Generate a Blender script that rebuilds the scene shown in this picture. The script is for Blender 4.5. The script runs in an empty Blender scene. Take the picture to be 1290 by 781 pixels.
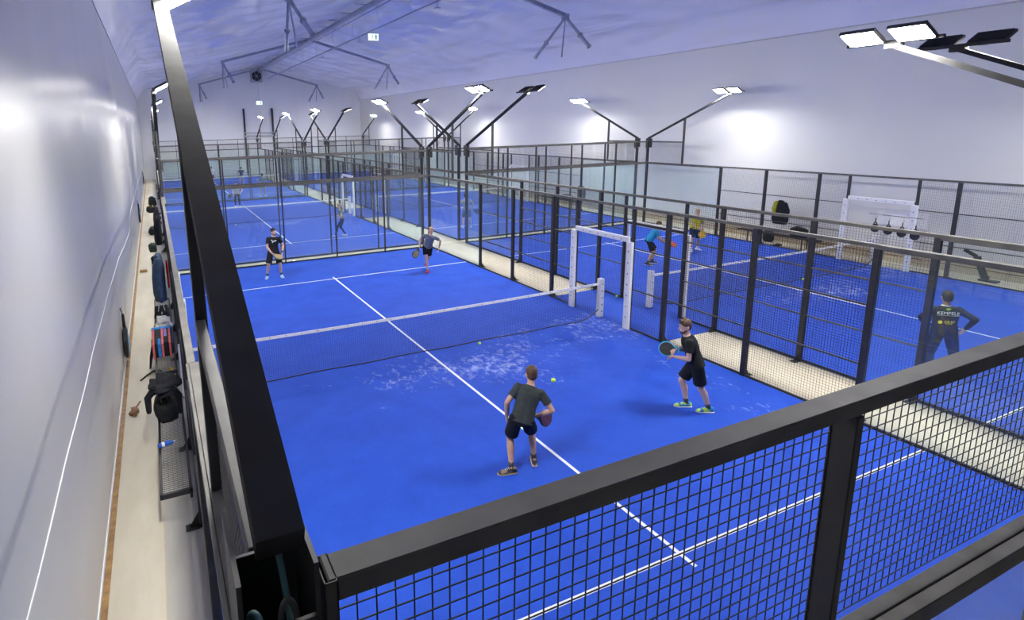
import bpy, bmesh, math, random
from mathutils import Vector, Matrix, Quaternion
random.seed(7)
sc = bpy.context.scene
C = sc.collection
PI = math.pi
V = Vector

# ------------------------------------------------------------------ materials
MATS = {}
def nodes(name):
    m = bpy.data.materials.new(name); m.use_nodes = True
    nt = m.node_tree
    for n in list(nt.nodes): nt.nodes.remove(n)
    o = nt.nodes.new('ShaderNodeOutputMaterial')
    MATS[name] = m
    return m, nt, o
def principled(nt, col, rough, metal=0.0, spec=0.5):
    b = nt.nodes.new('ShaderNodeBsdfPrincipled')
    b.inputs['Base Color'].default_value = (*col, 1)
    b.inputs['Roughness'].default_value = rough
    b.inputs['Metallic'].default_value = metal
    b.inputs['Specular IOR Level'].default_value = spec
    return b
def coords(nt, kind='Object', scale=None):
    t = nt.nodes.new('ShaderNodeTexCoord')
    if scale is None: return t.outputs[kind]
    mp = nt.nodes.new('ShaderNodeMapping'); mp.inputs['Scale'].default_value = scale
    nt.links.new(t.outputs[kind], mp.inputs['Vector'])
    return mp.outputs[0]
def noise(nt, vec, scale, detail=3, rough=.5, dist=0):
    n = nt.nodes.new('ShaderNodeTexNoise')
    n.inputs['Scale'].default_value = scale; n.inputs['Detail'].default_value = detail
    n.inputs['Roughness'].default_value = rough; n.inputs['Distortion'].default_value = dist
    nt.links.new(vec, n.inputs['Vector'])
    return n.outputs['Fac']
def ramp(nt, fac, stops):
    r = nt.nodes.new('ShaderNodeValToRGB')
    e = r.color_ramp.elements
    while len(e) < len(stops): e.new(0.5)
    for el, (p, c) in zip(e, stops):
        el.position = p; el.color = (*c, 1) if len(c) == 3 else c
    nt.links.new(fac, r.inputs[0])
    return r.outputs[0]
def bump(nt, h, strength, dist, b):
    bp = nt.nodes.new('ShaderNodeBump')
    bp.inputs['Strength'].default_value = strength; bp.inputs['Distance'].default_value = dist
    nt.links.new(h, bp.inputs['Height']); nt.links.new(bp.outputs[0], b.inputs['Normal'])
def math_(nt, op, a, b=None, clamp=False):
    m = nt.nodes.new('ShaderNodeMath'); m.operation = op; m.use_clamp = clamp
    for i, x in enumerate((a, b)):
        if x is None: continue
        if isinstance(x, (int, float)): m.inputs[i].default_value = x
        else: nt.links.new(x, m.inputs[i])
    return m.outputs[0]
def mix(nt, fac, a, b):
    m = nt.nodes.new('ShaderNodeMix'); m.data_type = 'RGBA'
    if isinstance(fac, (int, float)): m.inputs[0].default_value = fac
    else: nt.links.new(fac, m.inputs[0])
    for i, x in ((6, a), (7, b)):
        if isinstance(x, tuple): m.inputs[i].default_value = (*x, 1)
        else: nt.links.new(x, m.inputs[i])
    return m.outputs[2]

def simple(name, col, rough=.6, metal=0.0, var=.12, nscale=12, bmp=0.0, spec=.5):
    m, nt, o = nodes(name)
    b = principled(nt, col, rough, metal, spec)
    v = coords(nt)
    n = noise(nt, v, nscale, 3)
    d = tuple(c * (1 - var) for c in col); l = tuple(min(1, c * (1 + var)) for c in col)
    nt.links.new(ramp(nt, n, [(.3, d), (.7, l)]), b.inputs['Base Color'])
    if bmp: bump(nt, n, bmp, .01, b)
    nt.links.new(b.outputs[0], o.inputs[0])
    return m

black = simple('black_powder_coated_steel', (.026, .026, .028), .5, var=.25, nscale=6)
railm = simple('lamplit_black_rail', (.105, .100, .090), .62, var=.28, nscale=4)  # black steel painted greyer to carry the lamplight on the rail tops
armm = simple('satin_black_arm', (.046, .046, .047), .85, var=.2, nscale=5, spec=.2)
wire = simple('black_mesh_wire', (.008, .008, .009), .6, var=.1)
whitepad = simple('white_padding', (.82, .82, .82), .5, var=.05)
darkmark = simple('dark_print', (.04, .04, .05), .6)
whiteprint = simple('white_print', (.85, .85, .85), .6, var=.03)
yellowprint = simple('yellow_print', (.9, .75, .03), .6, var=.05)
greenprint = simple('green_print', (.35, .62, .05), .6, var=.05)
netm = simple('black_net_cord', (.012, .014, .02), .7, var=.1)
ball_m = simple('yellow_green_felt', (.62, .95, .06), .9, var=.1, nscale=60)
steel = simple('galvanised_pipe', (.36, .38, .45), .38, .55, var=.15, nscale=3)
greybox = simple('grey_housing', (.45, .46, .5), .5)
skin = simple('skin', (.56, .33, .23), .5, var=.06, nscale=30)
skin2 = simple('pale_skin', (.68, .43, .33), .5, var=.06, nscale=30)
def cloth(name, col, rough=.85): return simple(name, col, rough, var=.22, nscale=9, bmp=.5, spec=.25)
blk_shirt = cloth('black_cotton', (.016, .018, .019))
dk_shirt = cloth('charcoal_jersey', (.042, .052, .055))
blk_short = cloth('black_shorts', (.012, .013, .018))
grey_shirt = cloth('grey_jersey', (.17, .19, .22))
navy = cloth('navy_cloth', (.012, .025, .09))
olive = cloth('olive_jersey', (.20, .22, .13))
lightgrey = cloth('light_grey_jersey', (.42, .42, .42))
bluesh = cloth('turquoise_jersey', (.02, .27, .48))
yellowsh = cloth('yellow_jersey', (.55, .55, .03))
teal = cloth('grey_teal_jersey', (.22, .30, .30))
lime = cloth('lime_jersey', (.50, .90, .05))
darkred = cloth('dark_red_shorts', (.22, .03, .05))
white_c = cloth('white_cloth', (.75, .75, .75))
red_c = cloth('red_cloth', (.50, .02, .03))
slate = cloth('slate_blue_fabric', (.050, .085, .14))
brown_hair = simple('brown_hair', (.085, .045, .022), .6, var=.4, nscale=60, bmp=.6)
dark_hair = simple('dark_hair', (.018, .013, .011), .6, var=.4, nscale=60, bmp=.6)
blond_hair = simple('blond_hair', (.42, .28, .13), .6, var=.3, nscale=60, bmp=.6)
shoe_white = simple('white_shoe', (.72, .74, .76), .5)
def two_tone(name, a, c, s):
    m, nt, o = nodes(name); b = principled(nt, a, .5)
    n = noise(nt, coords(nt), s, 1, .4)
    nt.links.new(ramp(nt, n, [(.47, a), (.53, c)]), b.inputs['Base Color']); nt.links.new(b.outputs[0], o.inputs[0]); return m
shoe_lime = two_tone('lime_and_blue_shoe', (.02, .26, .55), (.55, .85, .10), 16)
shoe_lblue = simple('pale_blue_shoe', (.35, .62, .85), .5)
shoe_red = simple('red_shoe', (.45, .03, .03), .5)
shoe_brown = two_tone('brown_and_black_shoe', (.02, .02, .02), (.22, .17, .11), 16)
sole_m = simple('white_sole', (.8, .8, .76), .5)
sole_g = simple('gum_sole', (.55, .42, .25), .5)
racket_blk = simple('black_racket', (.02, .02, .024), .35)
racket_blu = simple('blue_racket_edge', (.05, .45, .72), .35)
racket_red = simple('red_racket_edge', (.50, .10, .08), .35)
racket_pink = simple('dusky_racket_face', (.13, .045, .055), .35)
racket_gold = simple('gold_racket_face', (.42, .34, .16), .4, var=.6, nscale=18)
racket_or = simple('orange_racket_face', (.65, .10, .04), .4)
racket_yel = simple('yellow_racket_face', (.75, .45, .03), .4)
teal_cable = simple('teal_cable', (.20, .42, .42), .5)
grey_cable = simple('grey_cable', (.20, .20, .21), .5)
wood_strip = simple('brown_wood_strip', (.30, .17, .06), .6, var=.35, nscale=8)
beigewood = simple('pale_skirting', (.50, .43, .30), .6, var=.1)
bluepl = simple('blue_plastic', (.04, .14, .65), .3)
leafm = simple('brown_paper', (.22, .11, .05), .7)
stripe_blue = cloth('bright_blue_webbing', (.03, .24, .62))
stripe_pink = cloth('pink_webbing', (.72, .16, .16))
purple = cloth('lilac_webbing', (.30, .25, .60))
yellow_p = simple('yellow_plastic', (.8, .55, .02), .4)

def mat_emit(name, col, s):
    m, nt, o = nodes(name)
    e = nt.nodes.new('ShaderNodeEmission'); e.inputs[0].default_value = (*col, 1); e.inputs[1].default_value = s
    nt.links.new(e.outputs[0], o.inputs[0]); return m
LAMP = 415.0
led = mat_emit('led_panel', (1.0, .975, .92), LAMP)
exitgreen = mat_emit('lit_green_sign', (.55, 1.0, .65), 2.2)
exitwhite = mat_emit('lit_sign_face', (.85, 1.0, .88), 1.6)

# turf: blue carpet with silica sand rubbed pale where players run
def make_turf():
    m, nt, o = nodes('blue_artificial_turf')
    b = principled(nt, (.01, .05, .6), .75, spec=.3)
    v = coords(nt, 'Object')
    n1 = noise(nt, v, 1.6, 4, .6)
    n2 = noise(nt, v, 60, 2, .7)
    base = ramp(nt, n1, [(.25, (.008, .060, .47)), (.75, (.015, .088, .60))])
    fine = ramp(nt, n2, [(.3, (.82, .82, .82)), (.7, (1.0, 1.0, 1.0))])
    mm = nt.nodes.new('ShaderNodeMix'); mm.data_type = 'RGBA'; mm.blend_type = 'MULTIPLY'; mm.inputs[0].default_value = 1
    nt.links.new(base, mm.inputs[6]); nt.links.new(fine, mm.inputs[7])
    # sand patches: streaky noise gathered beside the net and along the long sides
    sep = nt.nodes.new('ShaderNodeSeparateXYZ'); nt.links.new(v, sep.inputs[0])
    patch = noise(nt, v, .55, 2, .5, .4)
    streak = noise(nt, coords(nt, 'Object', (1.4, 1.0, 1)), 5.5, 9, .72, .6)
    # distance from the net (y = 10) and from the side (x = 10) in court metres
    dn = math_(nt, 'ABSOLUTE', math_(nt, 'SUBTRACT', sep.outputs[1], 9.0))
    near_net = math_(nt, 'SUBTRACT', 1.0, math_(nt, 'DIVIDE', dn, 2.6), True)
    near_net = math_(nt, 'MULTIPLY', near_net, math_(nt, 'ADD', .35, math_(nt, 'DIVIDE', sep.outputs[0], 9.0), True))
    dx = math_(nt, 'ABSOLUTE', math_(nt, 'SUBTRACT', sep.outputs[0], 9.4))
    near_side = math_(nt, 'SUBTRACT', 1.0, math_(nt, 'DIVIDE', dx, 1.1), True)
    dy = math_(nt, 'ABSOLUTE', math_(nt, 'SUBTRACT', sep.outputs[1], 6.0))
    near_side = math_(nt, 'MULTIPLY', near_side, math_(nt, 'SUBTRACT', 1.0, math_(nt, 'DIVIDE', dy, 7.0), True))
    reg = math_(nt, 'MAXIMUM', near_net, near_side)
    a = math_(nt, 'ADD', math_(nt, 'MULTIPLY', reg, .20), math_(nt, 'MULTIPLY', patch, .42))
    a = math_(nt, 'ADD', a, math_(nt, 'MULTIPLY', streak, .75))
    sand = ramp(nt, a, [(.775, (0, 0, 0)), (.95, (.72, .72, .72))])
    col = mix(nt, sand, mm.outputs[2], (.50, .56, .80))
    nt.links.new(col, b.inputs['Base Color'])
    bump(nt, n2, .25, .01, b)
    nt.links.new(b.outputs[0], o.inputs[0])
    return m
turf = make_turf()
linem = simple('white_court_line', (.80, .81, .84), .7, var=.06, nscale=30)

def make_concrete(name, c1, c2, rough=.55):
    m, nt, o = nodes(name)
    b = principled(nt, c1, rough)
    v = coords(nt, 'Object', (1, .25, 1))
    n = noise(nt, v, 2.2, 7, .62)
    nt.links.new(ramp(nt, n, [(.3, c1), (.7, c2)]), b.inputs['Base Color'])
    n2 = noise(nt, v, 40, 3, .6); bump(nt, n2, .12, .01, b)
    nt.links.new(b.outputs[0], o.inputs[0]); return m
concrete = make_concrete('beige_concrete', (.50, .45, .34), (.62, .57, .45))
concrete2 = make_concrete('grey_concrete', (.36, .35, .31), (.48, .46, .41))

def make_wall(name, rough, strength, col=(.78, .78, .80), fine=.06):
    m, nt, o = nodes(name)
    b = principled(nt, col, rough, spec=.5)
    v = coords(nt, 'Object', (1, .35, .12))
    n = noise(nt, v, 1.3, 1 if fine == 0 else 4, .45, .3)
    nt.links.new(ramp(nt, n, [(.2, tuple(c * .95 for c in col)), (.8, col)]), b.inputs['Base Color'])
    v2 = coords(nt, 'Object', (1, 1, .05))
    n3 = noise(nt, v2, 9, 2, .5)
    h = math_(nt, 'ADD', n, math_(nt, 'MULTIPLY', n3, fine))
    bump(nt, h, strength, .22, b)
    nt.links.new(b.outputs[0], o.inputs[0]); return m
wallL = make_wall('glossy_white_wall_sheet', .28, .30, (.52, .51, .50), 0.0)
wallm = make_wall('dimmed_wall_sheet', .5, .12, (.68, .68, .68))  # right wall sheet, its weaker light put into a greyer colour

def make_roof():
    m, nt, o = nodes('white_roof_membrane')
    b = principled(nt, (.78, .78, .86), .24, spec=.6)
    v = coords(nt, 'Object', (1.0, .35, 1))
    n = noise(nt, v, .40, 1.5, .4, .8)
    nt.links.new(ramp(nt, n, [(.2, (.80, .80, .87)), (.8, (.86, .86, .92))]), b.inputs['Base Color'])
    bump(nt, n, .7, .8, b)
    nt.links.new(b.outputs[0], o.inputs[0]); return m
roofm = make_roof()

def make_glass():
    m, nt, o = nodes('court_glass')
    tr = nt.nodes.new('ShaderNodeBsdfTransparent'); tr.inputs[0].default_value = (.945, .978, .968, 1)
    gl = nt.nodes.new('ShaderNodeBsdfGlossy'); gl.inputs['Roughness'].default_value = .01
    gl.inputs[0].default_value = (.95, .97, 1, 1)
    lw = nt.nodes.new('ShaderNodeLayerWeight'); lw.inputs['Blend'].default_value = .5
    fr = math_(nt, 'ADD', math_(nt, 'MULTIPLY', math_(nt, 'POWER', lw.outputs['Facing'], 5.0), .55), .03)
    v = coords(nt); n = noise(nt, v, 1.2, 3)
    dust = nt.nodes.new('ShaderNodeBsdfDiffuse'); dust.inputs[0].default_value = (.62, .66, .72, 1)
    mx0 = nt.nodes.new('ShaderNodeMixShader')
    nt.links.new(math_(nt, 'MULTIPLY', n, .05), mx0.inputs[0])
    nt.links.new(tr.outputs[0], mx0.inputs[1]); nt.links.new(dust.outputs[0], mx0.inputs[2])
    mx = nt.nodes.new('ShaderNodeMixShader')
    nt.links.new(fr, mx.inputs[0]); nt.links.new(mx0.outputs[0], mx.inputs[1]); nt.links.new(gl.outputs[0], mx.inputs[2])
    nt.links.new(mx.outputs[0], o.inputs[0]); return m
glass = make_glass()

def dots_mat(name, col):
    """racket face drilled with rows of small dark holes"""
    m, nt, o = nodes(name)
    b = principled(nt, col, .35)
    vo = nt.nodes.new('ShaderNodeTexVoronoi'); vo.inputs['Scale'].default_value = 32; vo.inputs['Randomness'].default_value = 0
    nt.links.new(coords(nt), vo.inputs['Vector'])
    nt.links.new(ramp(nt, vo.outputs['Distance'], [(.28, tuple(c * .15 for c in col)), (.34, col)]), b.inputs['Base Color'])
    nt.links.new(b.outputs[0], o.inputs[0]); return m

# ------------------------------------------------------------------ mesh helpers
class MB:
    def __init__(s): s.v = []; s.f = []; s.m = []
    def add(s, vs, fs, mi=0):
        k = len(s.v); s.v += [tuple(v) for v in vs]; s.f += [tuple(i + k for i in f) for f in fs]; s.m += [mi] * len(fs); return s
    def box(s, a, b, mi=0):
        x0, y0, z0 = a; x1, y1, z1 = b
        return s.add([(x0,y0,z0),(x1,y0,z0),(x1,y1,z0),(x0,y1,z0),(x0,y0,z1),(x1,y0,z1),(x1,y1,z1),(x0,y1,z1)],
              [(0,3,2,1),(4,5,6,7),(0,1,5,4),(1,2,6,5),(2,3,7,6),(3,0,4,7)], mi)
    def bbox(s, a, b, r=.006, mi=0):
        """box with chamfered long edges"""
        x0, y0, z0 = a; x1, y1, z1 = b
        r = min(r, (x1-x0)*.3, (y1-y0)*.3, (z1-z0)*.3)
        bm = bmesh.new(); bmesh.ops.create_cube(bm, size=1)
        for v in bm.verts: v.co = V(((v.co.x+.5)*(x1-x0)+x0, (v.co.y+.5)*(y1-y0)+y0, (v.co.z+.5)*(z1-z0)+z0))
        bmesh.ops.bevel(bm, geom=list(bm.edges), offset=r, segments=1, affect='EDGES')
        bm.verts.ensure_lookup_table()
        s.add([v.co[:] for v in bm.verts], [[v.index for v in f.verts] for f in bm.faces], mi); bm.free(); return s
    def bar(s, p, q, w, h, up=(0,0,1), mi=0):
        p = V(p); q = V(q); d = (q-p).normalized(); up = V(up)
        if abs(d.dot(up)) > .98: up = V((0,1,0))
        r = d.cross(up).normalized(); u = r.cross(d)
        vs = []
        for c in (p, q):
            for a, b in ((-1,-1),(1,-1),(1,1),(-1,1)): vs.append(c + r*(a*w/2) + u*(b*h/2))
        return s.add(vs, [(0,1,2,3),(7,6,5,4),(0,4,5,1),(1,5,6,2),(2,6,7,3),(3,7,4,0)], mi)
    def tube(s, pts, rad, n=8, mi=0, cap=True, ref=None, ell=None):
        pts = [V(p) for p in pts]; R = rad if isinstance(rad, (list, tuple)) else [rad]*len(pts)
        k = len(s.v); t0 = (pts[1]-pts[0]).normalized()
        r = V(ref) if ref is not None else t0.orthogonal()
        r = (r - t0*r.dot(t0)).normalized()
        rings = []
        for i, p in enumerate(pts):
            t = (pts[min(i+1,len(pts)-1)] - pts[max(i-1,0)])
            t = t.normalized() if t.length > 1e-9 else t0
            r = (r - t*r.dot(t)).normalized(); b = t.cross(r)
            e = ell[i] if ell else 1.0
            rings.append([p + (r*math.cos(a)*R[i] + b*math.sin(a)*R[i]*e) for a in [2*PI*j/n for j in range(n)]])
        vs = [v for g in rings for v in g]; fs = []
        for i in range(len(rings)-1):
            for j in range(n):
                a = i*n+j; b2 = i*n+(j+1)%n
                fs.append((a, b2, b2+n, a+n))
        if cap:
            fs.append(tuple(reversed(range(n)))); m = (len(rings)-1)*n; fs.append(tuple(m+j for j in range(n)))
        return s.add(vs, fs, mi)
    def capsule(s, pts, rad, n=10, mi=0, ref=None, ell=None):
        pts = [V(p) for p in pts]; R = list(rad) if isinstance(rad, (list, tuple)) else [rad]*len(pts)
        E = list(ell) if ell else [1.0]*len(pts)
        d0 = (pts[0]-pts[1]).normalized(); d1 = (pts[-1]-pts[-2]).normalized()
        P2 = [pts[0]+d0*R[0]*.98, pts[0]+d0*R[0]*.7] + pts + [pts[-1]+d1*R[-1]*.7, pts[-1]+d1*R[-1]*.98]
        R2 = [R[0]*.2, R[0]*.71] + R + [R[-1]*.71, R[-1]*.2]
        E2 = [E[0]]*2 + E + [E[-1]]*2
        return s.tube(P2, R2, n, mi, True, ref, E2)
    def rings(s, rs, mi=0):
        """closed loft through rings of equal size"""
        n = len(rs[0]); vs = [v for g in rs for v in g]; fs = []
        for i in range(len(rs)-1):
            for j in range(n):
                a = i*n+j; b = i*n+(j+1)%n; fs.append((a, b, b+n, a+n))
        fs.append(tuple(reversed(range(n)))); m = (len(rs)-1)*n; fs.append(tuple(m+j for j in range(n)))
        return s.add(vs, fs, mi)
    def sphere(s, c, rad, nu=12, nv=8, mi=0, rot=None):
        c = V(c); rx, ry, rz = rad if isinstance(rad, (tuple, list)) else (rad,)*3
        vs = [V((0,0,-rz))]
        for i in range(1, nv):
            a = -PI/2 + PI*i/nv
            for j in range(nu):
                b = 2*PI*j/nu; vs.append(V((rx*math.cos(a)*math.cos(b), ry*math.cos(a)*math.sin(b), rz*math.sin(a))))
        vs.append(V((0,0,rz)))
        if rot is not None: vs = [rot @ v for v in vs]
        vs = [v + c for v in vs]; fs = []
        for j in range(nu): fs.append((0, 1+(j+1)%nu, 1+j))
        for i in range(nv-2):
            for j in range(nu):
                a = 1+i*nu+j; b = 1+i*nu+(j+1)%nu; fs.append((a, b, b+nu, a+nu))
        t = len(vs)-1; k = 1+(nv-2)*nu
        for j in range(nu): fs.append((k+j, k+(j+1)%nu, t))
        return s.add(vs, fs, mi)
    def mesh(s, name, mats, smooth=False):
        me = bpy.data.meshes.new(name); me.from_pydata(s.v, [], s.f)
        for m in (mats if isinstance(mats, (list, tuple)) else [mats]): me.materials.append(m)
        for p, i in zip(me.polygons, s.m): p.material_index = i; p.use_smooth = smooth
        me.update(); return me
def obj(name, me, parent=None, loc=None, rotz=0):
    o = bpy.data.objects.new(name, me); C.objects.link(o)
    if parent is not None: o.parent = parent
    if loc is not None: o.location = loc
    if rotz: o.rotation_euler = (0, 0, rotz)
    return o
def build(name, mb, mats, parent=None, loc=None, rotz=0, smooth=False):
    return obj(name, mb.mesh(name, mats, smooth), parent, loc, rotz)
def tag(o, label, cat, group=None):
    o['label'] = label; o['category'] = cat
    if group: o['group'] = group
    return o
def thing(name, label, cat, loc=(0,0,0), rotz=0, group=None):
    o = bpy.data.objects.new(name, None); C.objects.link(o); o.location = loc; o.rotation_euler = (0,0,rotz)
    o.empty_display_size = .2
    return tag(o, label, cat, group)
def struct(name, mb, mats, **k):
    o = build(name, mb, mats, **k); o['kind'] = 'structure'; return o
def baked(mb, name, mats, voxel, smooth_it=4):
    """fuse overlapping closed shapes into one continuous surface"""
    me = mb.mesh(name, mats, True); o = bpy.data.objects.new(name, me); C.objects.link(o)
    r = o.modifiers.new('r', 'REMESH'); r.mode = 'VOXEL'; r.voxel_size = voxel; r.use_smooth_shade = True
    if smooth_it:
        sm = o.modifiers.new('s', 'SMOOTH'); sm.factor = .5; sm.iterations = smooth_it
    dg = bpy.context.evaluated_depsgraph_get()
    m2 = bpy.data.meshes.new_from_object(o.evaluated_get(dg), depsgraph=dg)
    m2.name = name
    bpy.data.objects.remove(o); bpy.data.meshes.remove(me)
    m2.materials.clear()
    m2.materials.append(mats if not isinstance(mats, (list, tuple)) else mats[0])
    for p in m2.polygons: p.use_smooth = True; p.material_index = 0
    return m2

# ------------------------------------------------------------------ hall
XL, XR, YB, YF = -1.15, 22.95, -5.0, 65.5
ROWS = (0.0, 20.7, 41.4)
COLS = (0.0, 11.75)
EAVE = 8.1; KNEE = 9.15; RIDGE = 11.6; RX = (XL+XR)/2
b = MB().box((XL-.3, YB-.3, -.3), (XR+.3, YF+.3, -.012)); struct('floor', b, concrete2)
# paler walkway slabs laid on the floor
b = MB()
b.box((-1.15, YB, -.012), (-.50, YF, 0.0)); struct('walkway_slab', b, concrete)
b = MB().box((10.09, -1, -.012), (11.66, YF, -.001)); struct('corridor_slab', b, concrete)
b = MB().box((21.84, -1, -.012), (XR, YF, -.001)); struct('side_slab', b, concrete)
for i, y in enumerate((20.0, 40.7)):
    b = MB().box((-.45, y+.03, -.0115), (21.75, y+.67, -.0015)); struct('cross_slab', b, concrete)
# the left wall sheet is soft: it bellies inwards beside the frames
def belly(y, z):
    v = math.sin(PI*min(1, max(0, z/EAVE)))**2.4
    return v*(.26*math.exp(-((y-17.5)/2.6)**2)+.10*math.exp(-((y-41)/3.0)**2)-.05*math.exp(-((y-9)/4.0)**2)+.012*math.sin(y*2.1+z*.6))
b = MB(); yw = [YB+(YF-YB)*i/280 for i in range(281)]; zw = [-.012+(EAVE+.012)*j/14 for j in range(15)]
vs = [(XL+belly(y, z), y, z) for y in yw for z in zw]+[(XL-.25, y, z) for y in yw for z in zw]; n = 15; k = len(yw)*n
fs = [(i*n+j, i*n+j+1, (i+1)*n+j+1, (i+1)*n+j) for i in range(280) for j in range(14)]
fs += [tuple(reversed([a+k for a in f])) for f in list(fs)]
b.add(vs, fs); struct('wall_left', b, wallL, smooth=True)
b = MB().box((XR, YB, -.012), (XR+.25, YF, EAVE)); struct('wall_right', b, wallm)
def gable(y0, y1):
    pr = [(XL-.25, -.012), (XR+.25, -.012), (XR+.25, EAVE), (XR-.7, KNEE), (RX, RIDGE), (XL+.7, KNEE), (XL-.25, EAVE)]
    n = len(pr); b = MB()
    b.add([(x, y0, z) for x, z in pr]+[(x, y1, z) for x, z in pr],
          [tuple(range(n)), tuple(reversed(range(n, 2*n)))]+[(i, (i+1)%n+0 if False else (i+1)%n, (i+1)%n+n, i+n) for i in range(n)])
    return b
wallb = make_wall('lit_wall_sheet', .5, .12, (.86, .86, .86)); struct('wall_back', gable(YF, YF+.25), wallb)  # same sheet as the right wall, stronger light put into a paler colour
struct('wall_front', gable(YB-.25, YB), simple('dark_grey_wall_sheet', (.12, .12, .13), .7))  # unseen wall behind the camera, darkened to cut bounced light
# roof membrane: sags softly between the frames
prof = [(XL, EAVE), (XL+.7, KNEE)]
NX = 22
for i in range(1, NX): t = i/NX; prof.append((XL+.7+(RX-XL-.7)*t, KNEE+(RIDGE-KNEE)*t))
prof.append((RX, RIDGE))
prof += [(2*RX-x, z) for x, z in reversed(prof[:-1])]
ys = [YB + (YF-YB)*i/141 for i in range(142)]
b = MB(); n = len(prof); vs = []
for j, y in enumerate(ys):
    for i, (x, z) in enumerate(prof):
        edge = min(1, min(i, n-1-i)/3)
        s = .10*math.sin(y*2*PI/5.17)**2 + .05*math.sin(y*1.9+x*.7)*math.sin(x*1.3+y*.31) + .035*math.sin(3.1*y+1.7*math.sin(x*.9))
        vs.append((x, y, z - edge*s*(.6+.4*math.sin(x*.55))))
fs = [(j*n+i, j*n+i+1, (j+1)*n+i+1, (j+1)*n+i) for j in range(len(ys)-1) for i in range(n-1)]
k = len(vs); vs += [(x, y, z+.4) for (x, y, z) in vs]
fs += [tuple(reversed([a+k for a in f])) for f in list(fs)]
b.add(vs, fs); struct('ceiling', b, roofm, smooth=True)
# skirtings, joints and seams
b = MB().box((XL, YB, 0), (XL+.015, YF, .06)); struct('baseboard_left', b, whitepad)
b = MB().box((XL+.018, YB, .0), (XL+.085, YF, .012)); struct('trim_1', b, wood_strip)
b = MB()
for i in range(140):
    y0, y1 = YB+(YF-YB)*i/140, YB+(YF-YB)*(i+1)/140
    b.bar((XL+belly(y0, 2.04)+.003, y0, 2.04), (XL+belly(y1, 2.04)+.003, y1, 2.04), .008, .016)
struct('trim_2', b, whitepad)
b = MB().box((XR-.03, YB, 0), (XR, YF, .18)).box((XR-.035, YB, .2), (XR, YF, .24), 1).box((XR-.03, YB, .26), (XR, YF, .42)); struct('baseboard_right', b, [beigewood, wood_strip])
seam = simple('grey_seam_tape', (.5, .5, .53), .5)
b = MB().box((XR-.02, YB, EAVE-.05), (XR, YF, EAVE)); struct('trim_3', b, seam)
b = MB().box((XL, YB, EAVE-.05), (XL+.02, YF, EAVE)); struct('trim_4', b, seam)
b = MB().box((-.50, YB, -.001), (-.485, YF, .003)); struct('trim_5', b, beigewood)

# ------------------------------------------------------------------ courts
COURT = {}
RN = ('nearest', 'middle', 'farthest'); CN = ('left', 'right')
def court_turf():
    b = MB()
    b.box((0.0, 0.0, -.012), (10, 20, 0.012))
    w = .025; z0, z1 = .012, .0145
    for y in (3.05, 16.95): b.box((0.0, y-w, z0), (10, y+w, z1), 1)
    b.box((5-w, 2.83, z0), (5+w, 17.17, z1+.0002), 1)
    return b.mesh('court_turf', [turf, linem])
tm = court_turf()
for r, y0 in enumerate(ROWS):
    for c, x0 in enumerate(COLS):
        o = obj('court_turf', tm, None, (x0, y0, 0)); o['kind'] = 'structure'
        # narrow turf tongue through the side gateway
b = MB().box((10.0, -1.0, -.0105), (11.75, 3.0, .011))
tg = b.mesh('gateway_turf', [turf])
for r, y0 in enumerate(ROWS):
    o = obj('gateway_turf', tg, None, (0, y0+9.0, 0)); o['kind'] = 'structure'

def wire_panel(w, h, step=.05, t=.0031, horiz_first=True):
    """welded wire grid in the local xz plane, crossing wires touching"""
    b = MB(); nx = int(round(w/step)); nz = int(round(h/step)); e = t/2
    for i in range(nx+1):
        x = min(max(i*step, e), w-e); b.box((x-e, -e, 0), (x+e, e, h))
    for j in range(nz+1):
        z = min(max(j*step, e), h-e); b.box((0, e*.9, z-e), (w, e*.9+t, z+e))
    return b
def end_mesh(w, h): return wire_panel(w, h).mesh('mesh_panel', [wire])

# --- end wall kit: local +x along the wall (0..10), +y outward
EW = {}
b = MB().bbox((-.02, -.06, -.0), (.02, .03, 3.94), .004); EW['post'] = b.mesh('post', [black])
b = MB().bbox((-.05, -.04, 0), (.05, .06, 3.68), .005); EW['corner'] = b.mesh('corner_post', [black])
b = MB().bbox((.095, -.06, 3.94), (9.905, .025, 4.0), .004)
for xe in (.065, 9.885):
    b.box((xe, -.06, 3.62), (xe+.003, .03, 4.0)).box((xe+.027, -.06, 3.62), (xe+.03, .03, 4.0)).box((xe, -.06, 3.62), (xe+.03, -.057, 4.0)).box((xe, .027, 3.62), (xe+.03, .03, 4.0))
EW['top'] = b.mesh('top_rail', [railm])
b = MB().bbox((.05, -.03, 2.91), (9.95, .024, 3.0), .003).bbox((.05, .028, 2.91), (9.95, .08, 2.998), .003); EW['mid'] = b.mesh('middle_rail', [railm])
b = MB().bbox((.05, -.02, .012), (9.95, .04, .06), .004); EW['bot'] = b.mesh('bottom_rail', [black])
b = MB().box((.022, -.006, .06), (1.978, .006, 2.91)); EW['glass'] = b.mesh('glass_pane', [glass])
EW['mesh'] = end_mesh(1.96, .94); EW['mesh_end'] = end_mesh(1.88, .94)
b = MB().box((-.06, .06, .0), (.06, .24, .012)); b.add([(-.006,.06,.012),(.006,.06,.012),(.006,.2,.012),(-.006,.2,.012),(-.006,.06,.2),(.006,.06,.2)],
      [(0,3,2,1),(0,1,5,4),(3,4,5,2),(0,4,3),(1,2,5)]); b.tube([(-.035,.19,.012),(-.035,.19,.03)], .012, 6).tube([(.035,.19,.012),(.035,.19,.03)], .012, 6)
EW['foot'] = b.mesh('foot_plate', [black])
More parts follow.
